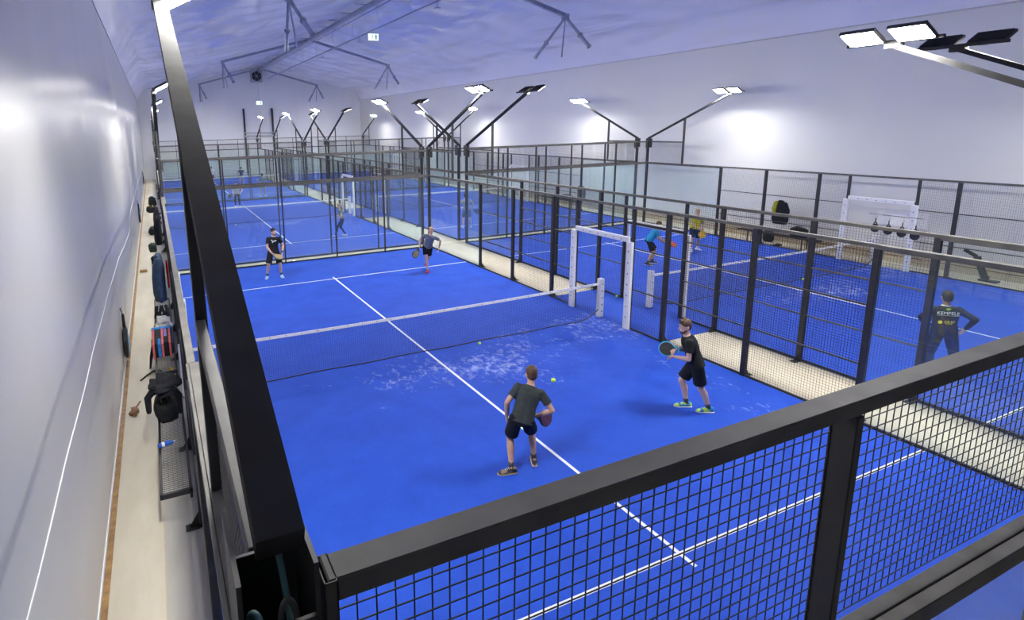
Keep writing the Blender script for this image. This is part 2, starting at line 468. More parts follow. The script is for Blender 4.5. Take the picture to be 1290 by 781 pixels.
def end_wall(x, y, rotz, label):
    t = thing('court_end_screen', label, 'glass screen', (x, y, 0), rotz, 'glass end screens of the courts')
    for i in range(6):
        if i in (0, 5): obj('corner_post', EW['corner'], t, (i*2.0, 0, 0))
        else:
            p = obj('post', EW['post'], t, (i*2.0, 0, 0)); 
    for i in range(5):
        obj('glass_pane', EW['glass'], t, (i*2.0, 0, 0))
        obj('mesh_panel', EW['mesh' if 0 < i < 4 else 'mesh_end'], t, (i*2.0+(.02 if i else .10), -.052, 3.0))
    obj('top_rail', EW['top'], t); obj('middle_rail', EW['mid'], t); obj('bottom_rail', EW['bot'], t)
    return t
# --- side fence kit: local +y along the court (0..20), +x outward
SF = {}
b = MB().bbox((-.01, -.05, 0), (.07, .05, 2.94), .005); SF['post'] = b.mesh('post', [black])
b = MB().bbox((-.045, .05, 2.93), (.055, 3.95, 3.0), .003).bbox((.058, .05, 2.90), (.08, 3.95, 2.998), .002) \
        .bbox((.0, 3.95, 2.94), (.07, 16.05, 3.0), .004) \
        .bbox((-.045, 16.05, 2.93), (.055, 19.95, 3.0), .003).bbox((.058, 16.05, 2.90), (.08, 19.95, 2.998), .002)
SF['top'] = b.mesh('top_rail', [railm])
b = MB().bbox((.0, .15, 3.94), (.05, 1.96, 4.0), .004); SF['up'] = b.mesh('upper_rail', [railm])
b = MB()
for a, c in ((.05, 3.95), (16.05, 19.95)): b.bbox((.0, a, .012), (.04, c, .06), .004)
for a, c in ((4.05, 8.95), (11.05, 15.95)): b.bbox((.0, a, .012), (.04, c, .05), .004)
SF['bot'] = b.mesh('bottom_rail', [black])
b = MB()
for z in (1.0, 2.0):
    for a, c in ((4.05, 8.95), (11.05, 15.95)): b.bbox((.034, a, z-.015), (.064, c, z+.015), .003)
SF['cross'] = b.mesh('cross_rail', [railm])
b = MB().box((-.006, .006, .06), (.006, 1.994, 2.93)); SF['glass'] = b.mesh('glass_pane', [glass])
def side_panel(w):
    m = wire_panel(w, 2.88); m.v = [(y+.02, x, z) for x, y, z in m.v]; return m.mesh('mesh_panel', [wire])
SF['m2'] = side_panel(1.9); SF['m1'] = side_panel(.9)
m = wire_panel(1.75, .94); m.v = [(y+.02, x, z) for x, y, z in m.v]; SF['mu'] = m.mesh('upper_mesh_panel', [wire])
b = MB().box((.07, -.06, .0), (.24, .06, .012)); b.add([(.07,-.006,.012),(.07,.006,.012),(.2,.006,.012),(.2,-.006,.012),(.07,-.006,.2),(.07,.006,.2)],
      [(0,1,2,3),(0,4,5,1),(3,2,5,4),(0,3,4),(1,5,2)]); b.tube([(.19,-.035,.012),(.19,-.035,.03)], .012, 6).tube([(.19,.035,.012),(.19,.035,.03)], .012, 6)
SF['foot'] = b.mesh('foot_plate', [black])
def pads():
    b = MB()
    for sx in (-.065,): b.bbox((sx-.035, -.085, .012), (sx+.05, .085, 2.16), .012)
    marks = []
    for k in range(7):
        z = .3+k*.27
        b.box((sx-.038, -.012, z), (sx-.034, .012, z+.035), 1)
        b.box((-.03, -.088, z+.1), (-.005, -.084, z+.12), 1)
    return b
SF['pad'] = pads().mesh('white_padding', [whitepad, darkmark])
b = MB().bbox((-.07, .05, 2.14), (.0, 1.95, 2.27), .012)
for k in range(6): b.box((-.073, .25+k*.27, 2.19), (-.069, .30+k*.27, 2.205), 1)
SF['header'] = b.mesh('white_header_padding', [whitepad, darkmark])
b = MB().bbox((-.005, -.035, 0), (.065, .035, 2.94), .005); SF['gpost'] = b.mesh('gate_post', [black])
b = MB().bbox((.0, .035, 2.18), (.06, 1.965, 2.24), .004); SF['hbar'] = b.mesh('gate_header', [black])
def side_fence(x, y, rotz, label):
    t = thing('court_side_fence', label, 'fence', (x, y, 0), rotz, 'mesh side fences of the courts')
    for s in (4, 6, 8, 12, 14, 16):
        p = obj('post', SF['post'], t, (0, s, 0)); obj('foot_plate', SF['foot'], p)
    for s in (9, 11):
        p = obj('gate_post', SF['gpost'], t, (0, s, 0))
        obj('white_padding', SF['pad'], p)
    h = obj('gate_header', SF['hbar'], t, (0, 9, 0)); obj('white_header_padding', SF['header'], h)
    for s in (0, 2, 16, 18): obj('glass_pane', SF['glass'], t, (0, s + (.05 if s in (0, 16) else 0) - (.0), 0)).scale = (1, .975, 1)
    for s, k in ((4, 'm2'), (6, 'm2'), (8, 'm1'), (11, 'm1'), (12, 'm2'), (14, 'm2')): obj('mesh_panel', SF[k], t, (0, s+.05, .05))
    obj('upper_mesh_panel', SF['mu'], t, (-.03, .16, 3.0)); obj('upper_mesh_panel', SF['mu'], t, (-.03, 18.05, 3.0))
    obj('upper_rail', SF['up'], t, (0, 0, 0)); obj('upper_rail', SF['up'], t, (0, 17.89, 0))
    obj('top_rail', SF['top'], t); obj('bottom_rail', SF['bot'], t); obj('cross_rail', SF['cross'], t)
    return t
for r, y0 in enumerate(ROWS):
    for c, x0 in enumerate(COLS):
        cn = f'{RN[r]} {CN[c]} court'
        end_wall(x0+10, y0, PI, f'black framed glass and mesh end screen at the near end of the {cn}')
        end_wall(x0, y0+20, 0, f'black framed glass and mesh end screen at the far end of the {cn}')
        side_fence(x0, y0+20, PI, f'black mesh side fence with white gateway along the left side of the {cn}')
        side_fence(x0+10, y0, 0, f'black mesh side fence with white gateway along the right side of the {cn}')

# --- nets
def net_kit():
    k = {}
    L = 9.9
    def top(x): return .88 + .04*(abs(x-5)/5)**2
    b = MB(); st = .045; nx = int(L/st)
    def yoff(x, z): # net hangs a little slack and the bottom billows
        return -.10*(1-z/.9)*min(1, (10-x)/.8+.05)*min(1, x/.8+.05) + .02*math.sin(x*3.1)*(1-z/.9)
    def zb(x): return .018 + max(0, (x-9.2))**2*.35 + max(0, .8-x)**2*.3
    t = .0028
    for i in range(nx+1):
        x = .05+i*L/nx; z0 = zb(x); z1 = top(x)-.02
        pts = [(x, yoff(x, z), z) for z in [z0+(z1-z0)*q/3 for q in range(4)]]
        for p, q in zip(pts, pts[1:]): b.bar(p, q, t, t, (0, 1, 0))
    for j in range(1, 20):
        f = j/20; seg = 24; prev = None
        for i in range(seg+1):
            x = .05+i*L/seg; z = zb(x)+(top(x)-.02-zb(x))*f; p = (x, yoff(x, z)+.002, z)
            if prev: b.bar(prev, p, t, t)
            prev = p
    k['net'] = b.mesh('net_mesh', [netm])
    b = MB(); seg = 20
    for i in range(seg):
        x0 = .05+i*L/seg; x1 = .05+(i+1)*L/seg
        b.bar((x0, 0, top(x0)-.025), (x1, 0, top(x1)-.025), .016, .06)
    for i in range(30):
        x = .3+i*.325; z = top(x)-.03
        b.box((x, -.0105, z), (x+.012, -.0085, z+.018), 1); b.box((x+.016, -.0105, z+.003), (x+.026, -.0085, z+.012), 1)
    k['tape'] = b.mesh('net_tape', [whitepad, darkmark])
    b = MB(); pts = [(.05+i*L/60, yoff(.05+i*L/60, .02), zb(.05+i*L/60)) for i in range(61)]
    b.tube(pts, .014, 6); k['cord'] = b.mesh('bottom_cord', [black])
    b = MB().bbox((-.07, -.07, .012), (.07, .07, 1.03), .015)
    for q in range(5): b.box((-.012, -.073, .15+q*.18), (.012, -.0695, .19+q*.18), 1)
    k['post'] = b.mesh('net_post', [whitepad, darkmark])
    return k
NK = net_kit()
for r, y0 in enumerate(ROWS):
    for c, x0 in enumerate(COLS):
        t = thing('padel_net', f'low black net with white tape across the {RN[r]} {CN[c]} court', 'net', (x0, y0+10, 0), 0, 'padel nets across the courts')
        obj('net_mesh', NK['net'], t); obj('net_tape', NK['tape'], t); obj('bottom_cord', NK['cord'], t)
        obj('net_post', NK['post'], t, (-.02, 0, 0)); obj('net_post', NK['post'], t, (10.02, 0, 0))

# --- light masts: local origin at the court corner, +y along the fence, +x towards the court
MK = {}
A0 = V((0, -.02, 4.12)); A1 = V((0, 4.15, 5.97))
b = MB().bar(A0, A1, .10, .07); MK['arm'] = b.mesh('arm', [armm])
b = MB().bbox((-.045, 1.97, 3.003), (.015, 2.06, 4.98), .004); MK['strut'] = b.mesh('strut', [black])
b = MB().bbox((-.025, 3.55, 6.0), (.035, 4.78, 6.05), .004).box((-.06, 4.05, 5.93), (.06, 4.25, 6.0)); MK['bar'] = b.mesh('cross_bar', [black])
b = MB().box((-.10, -.10, 3.72), (-.09, .14, 4.12)).box((.05, -.10, 3.72), (.06, .10, 4.12)).box((-.10, -.10, 3.72), (.06, -.09, 4.0)).box((-.10, -.10, 3.69), (.06, .14, 3.72)).box((-.10, .13, 3.72), (.06, .14, 4.0))
MK['bracket'] = b.mesh('mast_bracket', [black])
def lamp_kit():
    tilt = math.radians(27)
    R = Matrix.Rotation(-tilt, 4, 'Y')      # inner edge (+x) rises
    def tr(bm_): bm_.v = [tuple(R @ V(v)) for v in bm_.v]; return bm_
    h = MB().bbox((-.02, -.24, -.02), (.36, .24, .035), .01)
    for k in range(9): h.box((.02+k*.036, -.22, .035), (.028+k*.036, .22, .06))
    h.box((-.06, -.05, -.01), (-.02, .05, .04))
    MK['head'] = tr(h).mesh('lamp_housing', [black])
    l = MB().box((.01, -.215, -.026), (.33, .215, -.0205)); MK['lens'] = tr(l).mesh('lamp_lens', [led])
lamp_kit()
def mast(x, y, sx, sy, label):
    # sx = +1 lamps face +x ; sy = +1 arm leans towards +y
    t = thing('light_mast', label, 'light mast', (x, y, 0), 0, 'floodlight masts at the court corners'); 
    t.scale = (sx, sy, 1)
    obj('arm', MK['arm'], t); obj('strut', MK['strut'], t); obj('cross_bar', MK['bar'], t); obj('mast_bracket', MK['bracket'], t)
    for yy in (3.85, 4.48):
        h = obj('lamp_head', MK['head'], t, (.05, yy, 6.03)); obj('lamp_lens', MK['lens'], h)
    return t
for r, y0 in enumerate(ROWS):
    for c, x0 in enumerate(COLS):
        for e, yy, sy in (('near', y0, 1), ('far', y0+20, -1)):
            for sd, xx, sx in (('left', x0-.0, 1), ('right', x0+10, -1)):
                mast(xx, yy, sx, sy, f'leaning black floodlight mast at the {e} {sd} corner of the {RN[r]} {CN[c]} court')

# cables looping out of the open mast bracket in the foreground
def cable(name, pts, r, m, label):
    pts = [V(p) for p in pts]; q = []
    for i in range(len(pts)-1):
        p0 = pts[max(i-1,0)]; p1 = pts[i]; p2 = pts[i+1]; p3 = pts[min(i+2,len(pts)-1)]
        for s in range(6):
            u = s/6; q.append(.5*((2*p1)+(p2-p0)*u+(2*p0-5*p1+4*p2-p3)*u*u+(3*p1-p0-3*p2+p3)*u**3))
    q.append(pts[-1]); b = MB().tube(q, r, 8); return tag(build(name, b, m, smooth=True), label, 'cable')
cable('power_cable', [(-.01,.14,4.13), (-.002,.08,4.10), (.006,.02,4.02), (.012,-.03,3.88), (.015,-.05,3.75)], .0075, teal_cable, 'teal cable running down out of the hollow mast arm in the foreground corner')
cable('power_cable', [(-.075,-.01,3.80), (-.075,-.012,3.95), (-.062,-.03,3.985), (-.052,-.055,3.95), (-.048,-.07,3.80)], .008, teal_cable, 'teal cable bent in a loop at the left edge of the foreground bracket')
cable('power_cable', [(-.02,-.04,3.78), (-.012,-.03,3.95), (.005,-.02,3.985), (.022,-.025,3.95), (.03,-.04,3.80)], .007, grey_cable, 'dark grey cable bent in a loop between the two teal cables')

# ------------------------------------------------------------------ roof steelwork and services
def frame(y, nm):
    t = thing('roof_frame', f'grey steel tent frame hanging under the roof, {nm}', 'roof frame', (RX, y, 0), 0, 'steel frames under the roof')
    for s in (-1, 1):
        b = MB().bar((0, 0, 11.2), (s*6.1, 0, 9.55), .16, .16); build('rafter', b, steel, t)
        jx = s*6.1
        for dx, dy, dz, r0 in ((-.6 if s > 0 else .1, 1.35, -1.6, .075), (.3 if s > 0 else .47, -1.25, -1.4, .085), (-.15 if s > 0 else .2, .0, -1.7, .035)):
            p = V((jx, 0, 9.5)); q = V((jx+dx, dy, 9.5+dz)); mid = p+(q-p)*.62
            b = MB().tube([p, mid], r0*.8, 10).tube([mid, q], r0, 10)
            if r0 > .05: b.tube([mid-(q-p)*.02, mid+(q-p)*.02], r0*1.5, 10).tube([q-(q-p)*.03, q], r0*1.2, 10)
            build('leg', b, steel, t, smooth=False)
        b = MB().bbox((jx-.12, -.14, 9.4), (jx+.12, .14, 9.62), .02); build('joint_plate', b, steel, t)
    return t
frame(20.5, 'nearest of the three'); frame(41.5, 'second of the three'); frame(62.5, 'beside the fan heater')
t = thing('ridge_duct', 'long grey duct running along under the roof ridge', 'duct', (RX, 0, 0))
b = MB().tube([(0, -4.5, 11.15), (0, 63.6, 11.15)], .15, 16); build('pipe', b, steel, t, smooth=True)
b = MB().tube([(.3, -4.5, 11.0), (.3, 63.6, 11.0)], .03, 8); build('thin_pipe', b, steel, t, smooth=True)
b = MB()
for k in range(26): y = 2+k*2.4; build('branch_pipe', MB().tube([(-.9, y, 11.12), (.32, y, 11.12)], .025, 6), steel, t)
t = thing('sprinkler_line', 'thin grey cable tray with hanging wires beside the ridge duct', 'cable tray', (12.0, 0, 0))
b = MB().box((-.05, -4, 10.3), (.05, 64, 10.36)); build('tray', b, steel, t)
for k in range(14):
    y = 4+k*4.4; build('hanging_wire', MB().tube([(0, y, 10.36), (0, y, 11.3)], .008, 5), steel, t)
for k, nm in enumerate(('nearest the camera', 'second along', 'third along', 'farthest along')):
    y = (23.0, 33.5, 42.0, 53.0)[k]
    t = thing('smoke_detector', f'small disc detector hanging on a stem from the cable tray, {nm}', 'detector', (12.0, y, 0), 0, 'detectors hanging from the cable tray')
    build('stem', MB().tube([(0, 0, 10.05), (0, 0, 10.3)], .012, 6), greybox, t)
    build('disc', MB().tube([(0, 0, 10.05), (0, 0, 10.02)], .16, 14), greybox, t)
def exit_sign(x, y, z, label):
    t = thing('exit_sign', label, 'exit sign', (x, y, z))
    build('housing', MB().bbox((-.34, .0, 0), (.34, .09, .42), .02), greybox, t)
    build('lit_face', MB().box((-.31, -.008, .03), (.31, .0, .39)), exitwhite, t)
    b = MB().box((-.27, -.012, .06), (.27, -.0082, .36)); build('green_field', b, exitgreen, t)
    b = MB().sphere((-.05, -.016, .31), (.03, .004, .03), 8, 6).box((-.08, -.0165, .18), (-.02, -.0125, .28)).bar((-.05,-.0145,.19), (-.12,-.0145,.09), .004, .03, (1,0,0)).bar((-.05,-.0145,.19), (.02,-.0145,.1), .004, .03, (1,0,0)).box((.10, -.0165, .08), (.22, -.0125, .34))
    build('running_figure', b, whiteprint, t)
    build('hanger', MB().tube([(0, .045, .41), (0, .045, .53 if y < 40 else .79)], .01, 6), greybox, t)
exit_sign(12.0, 31.2, 9.76, 'lit green exit sign hanging under the cable tray')
exit_sign(10.96, 64.2, 7.55, 'small lit exit sign on a long wire below the fan heater')
build_w = MB().tube([(0, 0, 8.35), (0, 0, 9.9)], .012, 6)
t = thing('fan_heater', 'white box fan heater with round black grille under the far roof ridge', 'fan heater', (10.85, 64.4, 10.55))
build('casing', MB().bbox((-.62, -.25, -.62), (.62, .35, .62), .06), greybox, t)
b = MB().tube([(0, -.25, 0), (0, -.31, 0)], .5, 28); build('grille', b, black, t)
for k in range(6):
    a = k*PI/3; b = MB().bar((0, -.33, 0), (.45*math.cos(a), -.33, .45*math.sin(a)), .03, .14, (0,1,0)); build('fan_blade', b, steel, t)
b = MB().tube([(0,-.345,0),(0,-.36,0)], .1, 14); build('hub', b, greybox, t)
tag(build('hanging_wire', build_w, greybox, None, (10.96, 64.25, 0)), 'thin wire between the fan heater and the far exit sign', 'wire')
# roller door on the end wall
t = thing('roller_door', 'pale roller door with two tall black guide posts on the far end wall', 'door', (10.95, YF, 0))
for s in (-1, 1): build('guide_post', MB().bbox((s*1.55-.09, -.2, 0), (s*1.55+.09, 0, 7.2), .01), black, t)
b = MB()
for k in range(16): b.bbox((-1.46, -.12, .05+k*.25), (1.46, -.06, .29+k*.25), .01)
build('shutter', b, whitepad, t); build('header_box', MB().bbox((-1.7, -.4, 4.1), (1.9, -.02, 4.32), .02), greybox, t)
build('warning_rail', MB().bbox((-1.7, -.42, 4.5), (1.9, -.3, 4.62), .02), greybox, t)

# ------------------------------------------------------------------ people
def ik(a, c, l1, l2, bend):
    """middle joint of a two-bone limb from a to c, bending towards 'bend'; c is pulled in if out of reach"""
    d = c-a; L = d.length
    if L > (l1+l2)*.995: c = a + d.normalized()*(l1+l2)*.995; d = c-a; L = d.length
    u = d.normalized(); x = (l1*l1-l2*l2+L*L)/(2*L); h = math.sqrt(max(0, l1*l1-x*x))
    bend = (bend-u*bend.dot(u)).normalized()
    return a+u*x+bend*h, c
def person(key, J, label, wear, skinm, hairm, hair='short', look=None, beard=False, detail=1, curl=1.0, pitch=0.0, footyaw=(None, None), grip=(None, None), bulk=1.0):
    k = J['k']; yaw = math.radians(J['f']); f = V((math.cos(yaw), math.sin(yaw), 0)); r = V((math.sin(yaw), -math.cos(yaw), 0))
    N = V(J['N']); P = V(J['P']); H = V(J['H'])
    d = (P-N).normalized(); P = N+d*.50*k
    if 'pz' in J: P = V(J['P']); N = P+(N-P).normalized()*.50*k
    hd = (H-N).normalized(); hd = (hd*.5+V((0,0,1))*.5).normalized(); Hc = N+hd*.158*k
    up = (N-P).normalized(); fr = (f-up*f.dot(up)).normalized(); rt = fr.cross(up).normalized()
    if rt.dot(r) < 0: rt = -rt
    root = thing('person', label, 'person', (( V(J['FL'])+V(J['FR']))/2)*1)
    root.location.z = 0.012
    inv = Matrix.Translation(-root.location)
    def T(p): return inv @ V(p)
    def at(t, a=0, b=0): return P+up*(t*.50*k)+rt*(a*k)+fr*(b*k)
    def ring(t, rx, ry, off=0.0, n=18):
        c = at(t, 0, off); return [T(c+rt*(math.cos(q)*rx*k)+fr*(math.sin(q)*ry*k)) for q in [2*PI*i/n for i in range(n)]]
    vox = {2: .0065, 1: .0095, 0: .014}[detail]
    hips = [at(-.02, -.09), at(-.02, .09)]; sh = [at(.86, -.165), at(.86, .165)]
    ank = [V(J['FL']), V(J['FR'])]; knees = []; hands = [V(J['HL']), V(J['HR'])]; elb = []
    for i in (0, 1):
        kb = f*1.0 + r*((-.15, .15)[i]); kn, a2 = ik(hips[i], ank[i], .43*k, .42*k, kb); knees.append(kn); ank[i] = a2
        eb = (-f*.5 - V((0,0,1))*.6 + r*((-.75, .75)[i])); el, h2 = ik(sh[i], hands[i], .285*k, .265*k, eb); elb.append(el); hands[i] = h2
    # ---- body
    b = MB()
    W = bulk
    b.rings([ring(-.14, .06, .06), ring(-.08, .13*W, .095*W), ring(0, .155*W, .108*W), ring(.18, .145*W, .10*W), ring(.35, .132*W, .095*W), ring(.55, .15*W, .108*W), ring(.72, .168*W, .112*W), ring(.86, .165, .095), ring(.94, .11, .075), ring(1.0, .062, .058)])
    b.tube([T(at(.92)), T(N), T(N+hd*.07*k)], [.062*k, .055*k, .052*k], 12)
    for i in (0, 1):
        s = (-1, 1)[i]
        b.capsule([T(at(.84, s*.12)), T(sh[i]), T(sh[i].lerp(elb[i], .35)), T(elb[i])], [.055*k, .054*k, .047*k, .037*k], 12)
        w_ = hands[i]; m1 = elb[i].lerp(w_, .3)
        b.capsule([T(elb[i]), T(m1), T(w_)], [.038*k, .040*k, .026*k], 12)
        b.capsule([T(hips[i]), T(hips[i].lerp(knees[i], .4)), T(knees[i])], [.088*k, .078*k, .054*k], 14)
        c1 = knees[i].lerp(ank[i], .3)-f*.018*k
        b.capsule([T(knees[i]), T(c1), T(knees[i].lerp(ank[i], .65)-f*.005), T(ank[i])], [.054*k, .056*k, .042*k, .034*k], 12)
    # hands: palm, four unequal curled fingers, thumb leaving the side of the palm
    hdirs = []
    for i in (0, 1):
        s = (-1, 1)[i]; w_ = hands[i]; d = (w_-elb[i]).normalized()
        g = grip[i]
        palm_n = V(g) if g else (-r*s*1.0 + f*.15)          # palms face the thighs
        palm_n = (palm_n-d*palm_n.dot(d)).normalized(); side = d.cross(palm_n).normalized()
        if side.dot(f+V((0,0,.6))) < 0: side = -side              # thumb side is forward / up
        pc = w_+d*.045*k
        rr = .0105 if detail == 2 else .0125
        b.rings([[T(w_+d*(.005*k)+side*(math.cos(q)*.028*k)+palm_n*(math.sin(q)*.018*k)) for q in [2*PI*j/10 for j in range(10)]],
                 [T(w_+d*(.045*k)+side*(math.cos(q)*.041*k)+palm_n*(math.sin(q)*.017*k)) for q in [2*PI*j/10 for j in range(10)]],
                 [T(w_+d*(.088*k)+side*(math.cos(q)*.042*k)+palm_n*(math.sin(q)*.013*k)) for q in [2*PI*j/10 for j in range(10)]]])
        cu = 1.15 if g else .45
        for q, (off, ln) in enumerate(((.033, .066), (.011, .075), (-.011, .070), (-.032, .056))):
            p = w_+d*.085*k+side*off*k*1.12; pts = [T(p)]; dd = d
            for sg, fr_ in enumerate((.45, .32, .23)):
                a = cu*(.55, 1.0, .8)[sg]*curl; dd = (dd*math.cos(a)+palm_n*math.sin(a)).normalized()
                nn = palm_n-dd*palm_n.dot(dd); palm2 = nn
                p = p+dd*ln*fr_*1.15*k; pts.append(T(p))
                # rotate the palm normal with the joint
            b.capsule(pts, [rr*k, rr*.95*k, rr*.9*k, rr*.8*k], 7)
        tb = w_+d*.03*k+side*.032*k
        td = (d*.65+side*.75+palm_n*.35).normalized(); t2 = (d*.9+side*.25+palm_n*.65).normalized()
        b.capsule([T(tb), T(tb+td*.034*k), T(tb+td*.034*k+t2*.03*k)], [.0135*k, .0125*k, .0105*k], 7)
        hdirs.append((w_, d, palm_n, side))
    # bare foot core
    for i in (0, 1):
        fy = math.radians(footyaw[i]) if footyaw[i] is not None else yaw+(.25, -.25)[i]
        ff = V((math.cos(fy), math.sin(fy), 0))
        b.capsule([T(ank[i]), T(ank[i]-V((0,0,.045))+ff*.04), T(ank[i]-V((0,0,.05))+ff*.12)], [.034*k, .032*k, .025*k], 8)
    # head
    ly = math.radians(look) if look is not None else yaw
    hf0 = V((math.cos(ly), math.sin(ly), 0)); hu = (hd*.55+V((0,0,1))*.45).normalized()
    hf = (hf0-hu*hf0.dot(hu)).normalized()
    hf, hu = hf*math.cos(pitch)-hu*math.sin(pitch), hu*math.cos(pitch)+hf*math.sin(pitch)
    hr = hf.cross(hu).normalized()
    def hp(a, c, e): return T(Hc+hr*(a*k)+hf*(c*k)+hu*(e*k))
    prof_ = [(-.125,.020,.062,.030,.030),(-.110,.036,.048,.052,.052),(-.085,.050,.030,.068,.062),(-.055,.059,.012,.082,.070),(-.02,.066,.002,.092,.080),(.02,.071,-.003,.096,.088),(.055,.070,-.006,.092,.090),(.085,.058,-.008,.078,.078),(.105,.036,-.008,.050,.050),(.114,.014,-.008,.02,.02)]
    rs = []
    for z, rx, cy, fy_, by_ in prof_:
        g = []
        for j in range(20):
            q = 2*PI*j/20; sn = math.sin(q); cy2 = cy if z < -.05 else cy
            g.append(hp(math.cos(q)*rx*1.10, (.035 if z < -.05 else 0)*(1 if z < -.05 else 0)*(-z-.05)*4 + (sn*fy_*.86 if sn > 0 else sn*by_*(.80 if z < -.04 else 1.0)), z))
        rs.append(g)
    b.rings(rs)
    b.capsule([hp(0, .078, .018), hp(0, .092, -.012), hp(0, .104, -.034)], [.007*k, .010*k, .013*k], 8)     # nose
    b.capsule([hp(-.035, .074, .028), hp(0, .082, .028), hp(.035, .074, .028)], [.008*k]*3, 8)              # brow
    b.capsule([hp(-.018, .078, -.068), hp(0, .085, -.069), hp(.018, .078, -.068)], [.008*k]*3, 8)           # lips
    for s in (-1, 1): b.sphere(hp(s*.079, -.008, -.012), (.012*k, .022*k, .032*k), 8, 6, rot=Matrix((hr, hf, hu)).transposed())
    o = obj('body', baked(b, 'body', skinm, vox, 3), root)
    # eyes, mouth
    if detail >= 1:
        for s in (-1, 1):
            e = MB().sphere(hp(s*.030, .074, .006), (.011*k, .0075*k, .0045*k), 8, 6, rot=Matrix((hr, hf, hu)).transposed()); e.sphere(hp(s*.030, .081, .006), (.0055*k, .004*k, .0055*k), 6, 5, mi=1, rot=Matrix((hr, hf, hu)).transposed())
            build('eye', e, [whiteprint, darkmark], root, smooth=True)
        e = MB().capsule([hp(-.02, .087, -.0695), hp(0, .093, -.0695), hp(.02, .087, -.0695)], [.0028*k]*3, 6); build('mouth', e, red_c, root)
        for s in (-1, 1):
            e = MB().capsule([hp(s*.018, .086, .030), hp(s*.045, .074, .032)], [.004*k]*2, 6); build('eyebrow', e, hairm, root)
    # hair
    b = MB()
    R3 = Matrix((hr, hf, hu)).transposed()
    b.sphere(hp(0, -.014, .038), (.087*k, .096*k, .090*k), 18, 12, rot=R3)
    b.sphere(hp(0, -.045, -.01), (.078*k, .060*k, .075*k), 14, 10, rot=R3)
    rnd = random.Random(len(label))
    for q in range(26 if detail else 8):
        a = rnd.uniform(0, 2*PI); e = rnd.uniform(.25, 1.45); b.sphere(hp(.074*math.cos(a)*math.cos(e), -.016+.082*math.sin(a)*math.cos(e), .040+.084*math.sin(e)), (.016*k, .016*k, .012*k), 6, 5)
    if hair == 'quiff': b.capsule([hp(-.035, .062, .10), hp(0, .068, .112), hp(.035, .062, .10)], [.018*k, .022*k, .018*k], 8)
    if hair == 'ponytail': b.capsule([hp(0, -.095, .04), hp(0, -.13, .01), hp(0, -.125, -.07)], [.022*k, .026*k, .012*k], 8)
    build_h = baked(b, 'hair', hairm, max(vox, .008), 1); obj('hair', build_h, root)
    if beard:
        b = MB().capsule([hp(-.056, .012, -.055), hp(-.045, .045, -.095), hp(0, .070, -.112), hp(.045, .045, -.095), hp(.056, .012, -.055)], [.014*k, .018*k, .020*k, .018*k, .014*k], 8)
        obj('beard', baked(b, 'beard', hairm, .008, 1), root)
    # ---- shirt
    sm = wear['shirt']; ex = .014
    b = MB(); lo = wear.get('hem', -.06)
    def rg(t, rx, ry): return ring(t, rx*W+ex if t < .8 else rx+ex, ry*W+ex if t < .8 else ry+ex)
    b.rings([rg(lo, .158, .112), rg(.08, .158, .112), rg(.2, .150, .106), rg(.38, .140, .102), rg(.55, .154, .110), rg(.72, .170, .113), rg(.86, .165, .096), rg(.93, .115, .078), rg(.985, .068, .060)])
    sl = wear.get('sleeve', .62)
    for i in (0, 1):
        s = (-1, 1)[i]
        if sl <= 1:
            q = sh[i].lerp(elb[i], sl)
            b.capsule([T(at(.83, s*.115)), T(sh[i]), T(sh[i].lerp(elb[i], sl*.5))], [.062*k, .066*k, .064*k], 14)
            b.tube([T(sh[i]), T(sh[i].lerp(elb[i], sl*.5)), T(q)], [.064*k, .063*k, .066*k], 14)
        else:
            b.capsule([T(at(.83, s*.115)), T(sh[i]), T(sh[i].lerp(elb[i], .5)), T(elb[i])], [.062*k, .067*k, .058*k, .052*k], 14)
            b.capsule([T(elb[i]), T(elb[i].lerp(hands[i], .4)), T(elb[i].lerp(hands[i], .93))], [.052*k, .049*k, .037*k], 14)
    if detail:
        for q in range(5): # soft folds round the waist
            t = .05+.09*q; a0 = rnd.uniform(0, 6.28); pts = [at(t+.03*math.sin(a*2), math.cos(a0+a)*.160*W, math.sin(a0+a)*.114*W) for a in (0, .35, .7, 1.05)]
            b.capsule([T(p) for p in pts], [.007*k]*4, 6)
    obj('shirt', baked(b, 'shirt', sm, max(vox, .009), 3), root)
    if wear.get('collar'):
        b = MB().tube([T(at(.965)), T(at(1.02))], [.070*k, .064*k], 14); build('collar', b, wear['collar'], root)
    # ---- shorts or trousers
    b = MB(); bm_ = wear['bottom']; ln = wear.get('leg', .8)
    b.rings([ring(-.20, .085*W, .085*W), ring(-.12, .150*W, .112*W), ring(0, .168*W, .120*W), ring(.12, .160*W, .112*W)])
    for i in (0, 1):
        if ln <= 1:
            b.capsule([T(hips[i]), T(hips[i].lerp(knees[i], .3))], [.098*k, .10*k], 16)
            b.tube([T(hips[i]), T(hips[i].lerp(knees[i], .4)), T(hips[i].lerp(knees[i], ln))], [.098*k, .100*k, .104*k], 16)
        else:
            e = wear.get('ease', .008); c1 = knees[i].lerp(ank[i], .3)-f*.018*k
            b.capsule([T(hips[i]), T(hips[i].lerp(knees[i], .4)), T(knees[i])], [.094*k+e*.5, .082*k+e, .060*k+e], 14)
            b.capsule([T(knees[i]), T(c1), T(knees[i].lerp(ank[i], .65)), T(knees[i].lerp(ank[i], .95))], [.060*k+e, .060*k+e, .046*k+e*1.4, .040*k+e*1.5], 12)
    obj(wear.get('bname', 'shorts'), baked(b, 'shorts', bm_, max(vox, .009), 3), root)
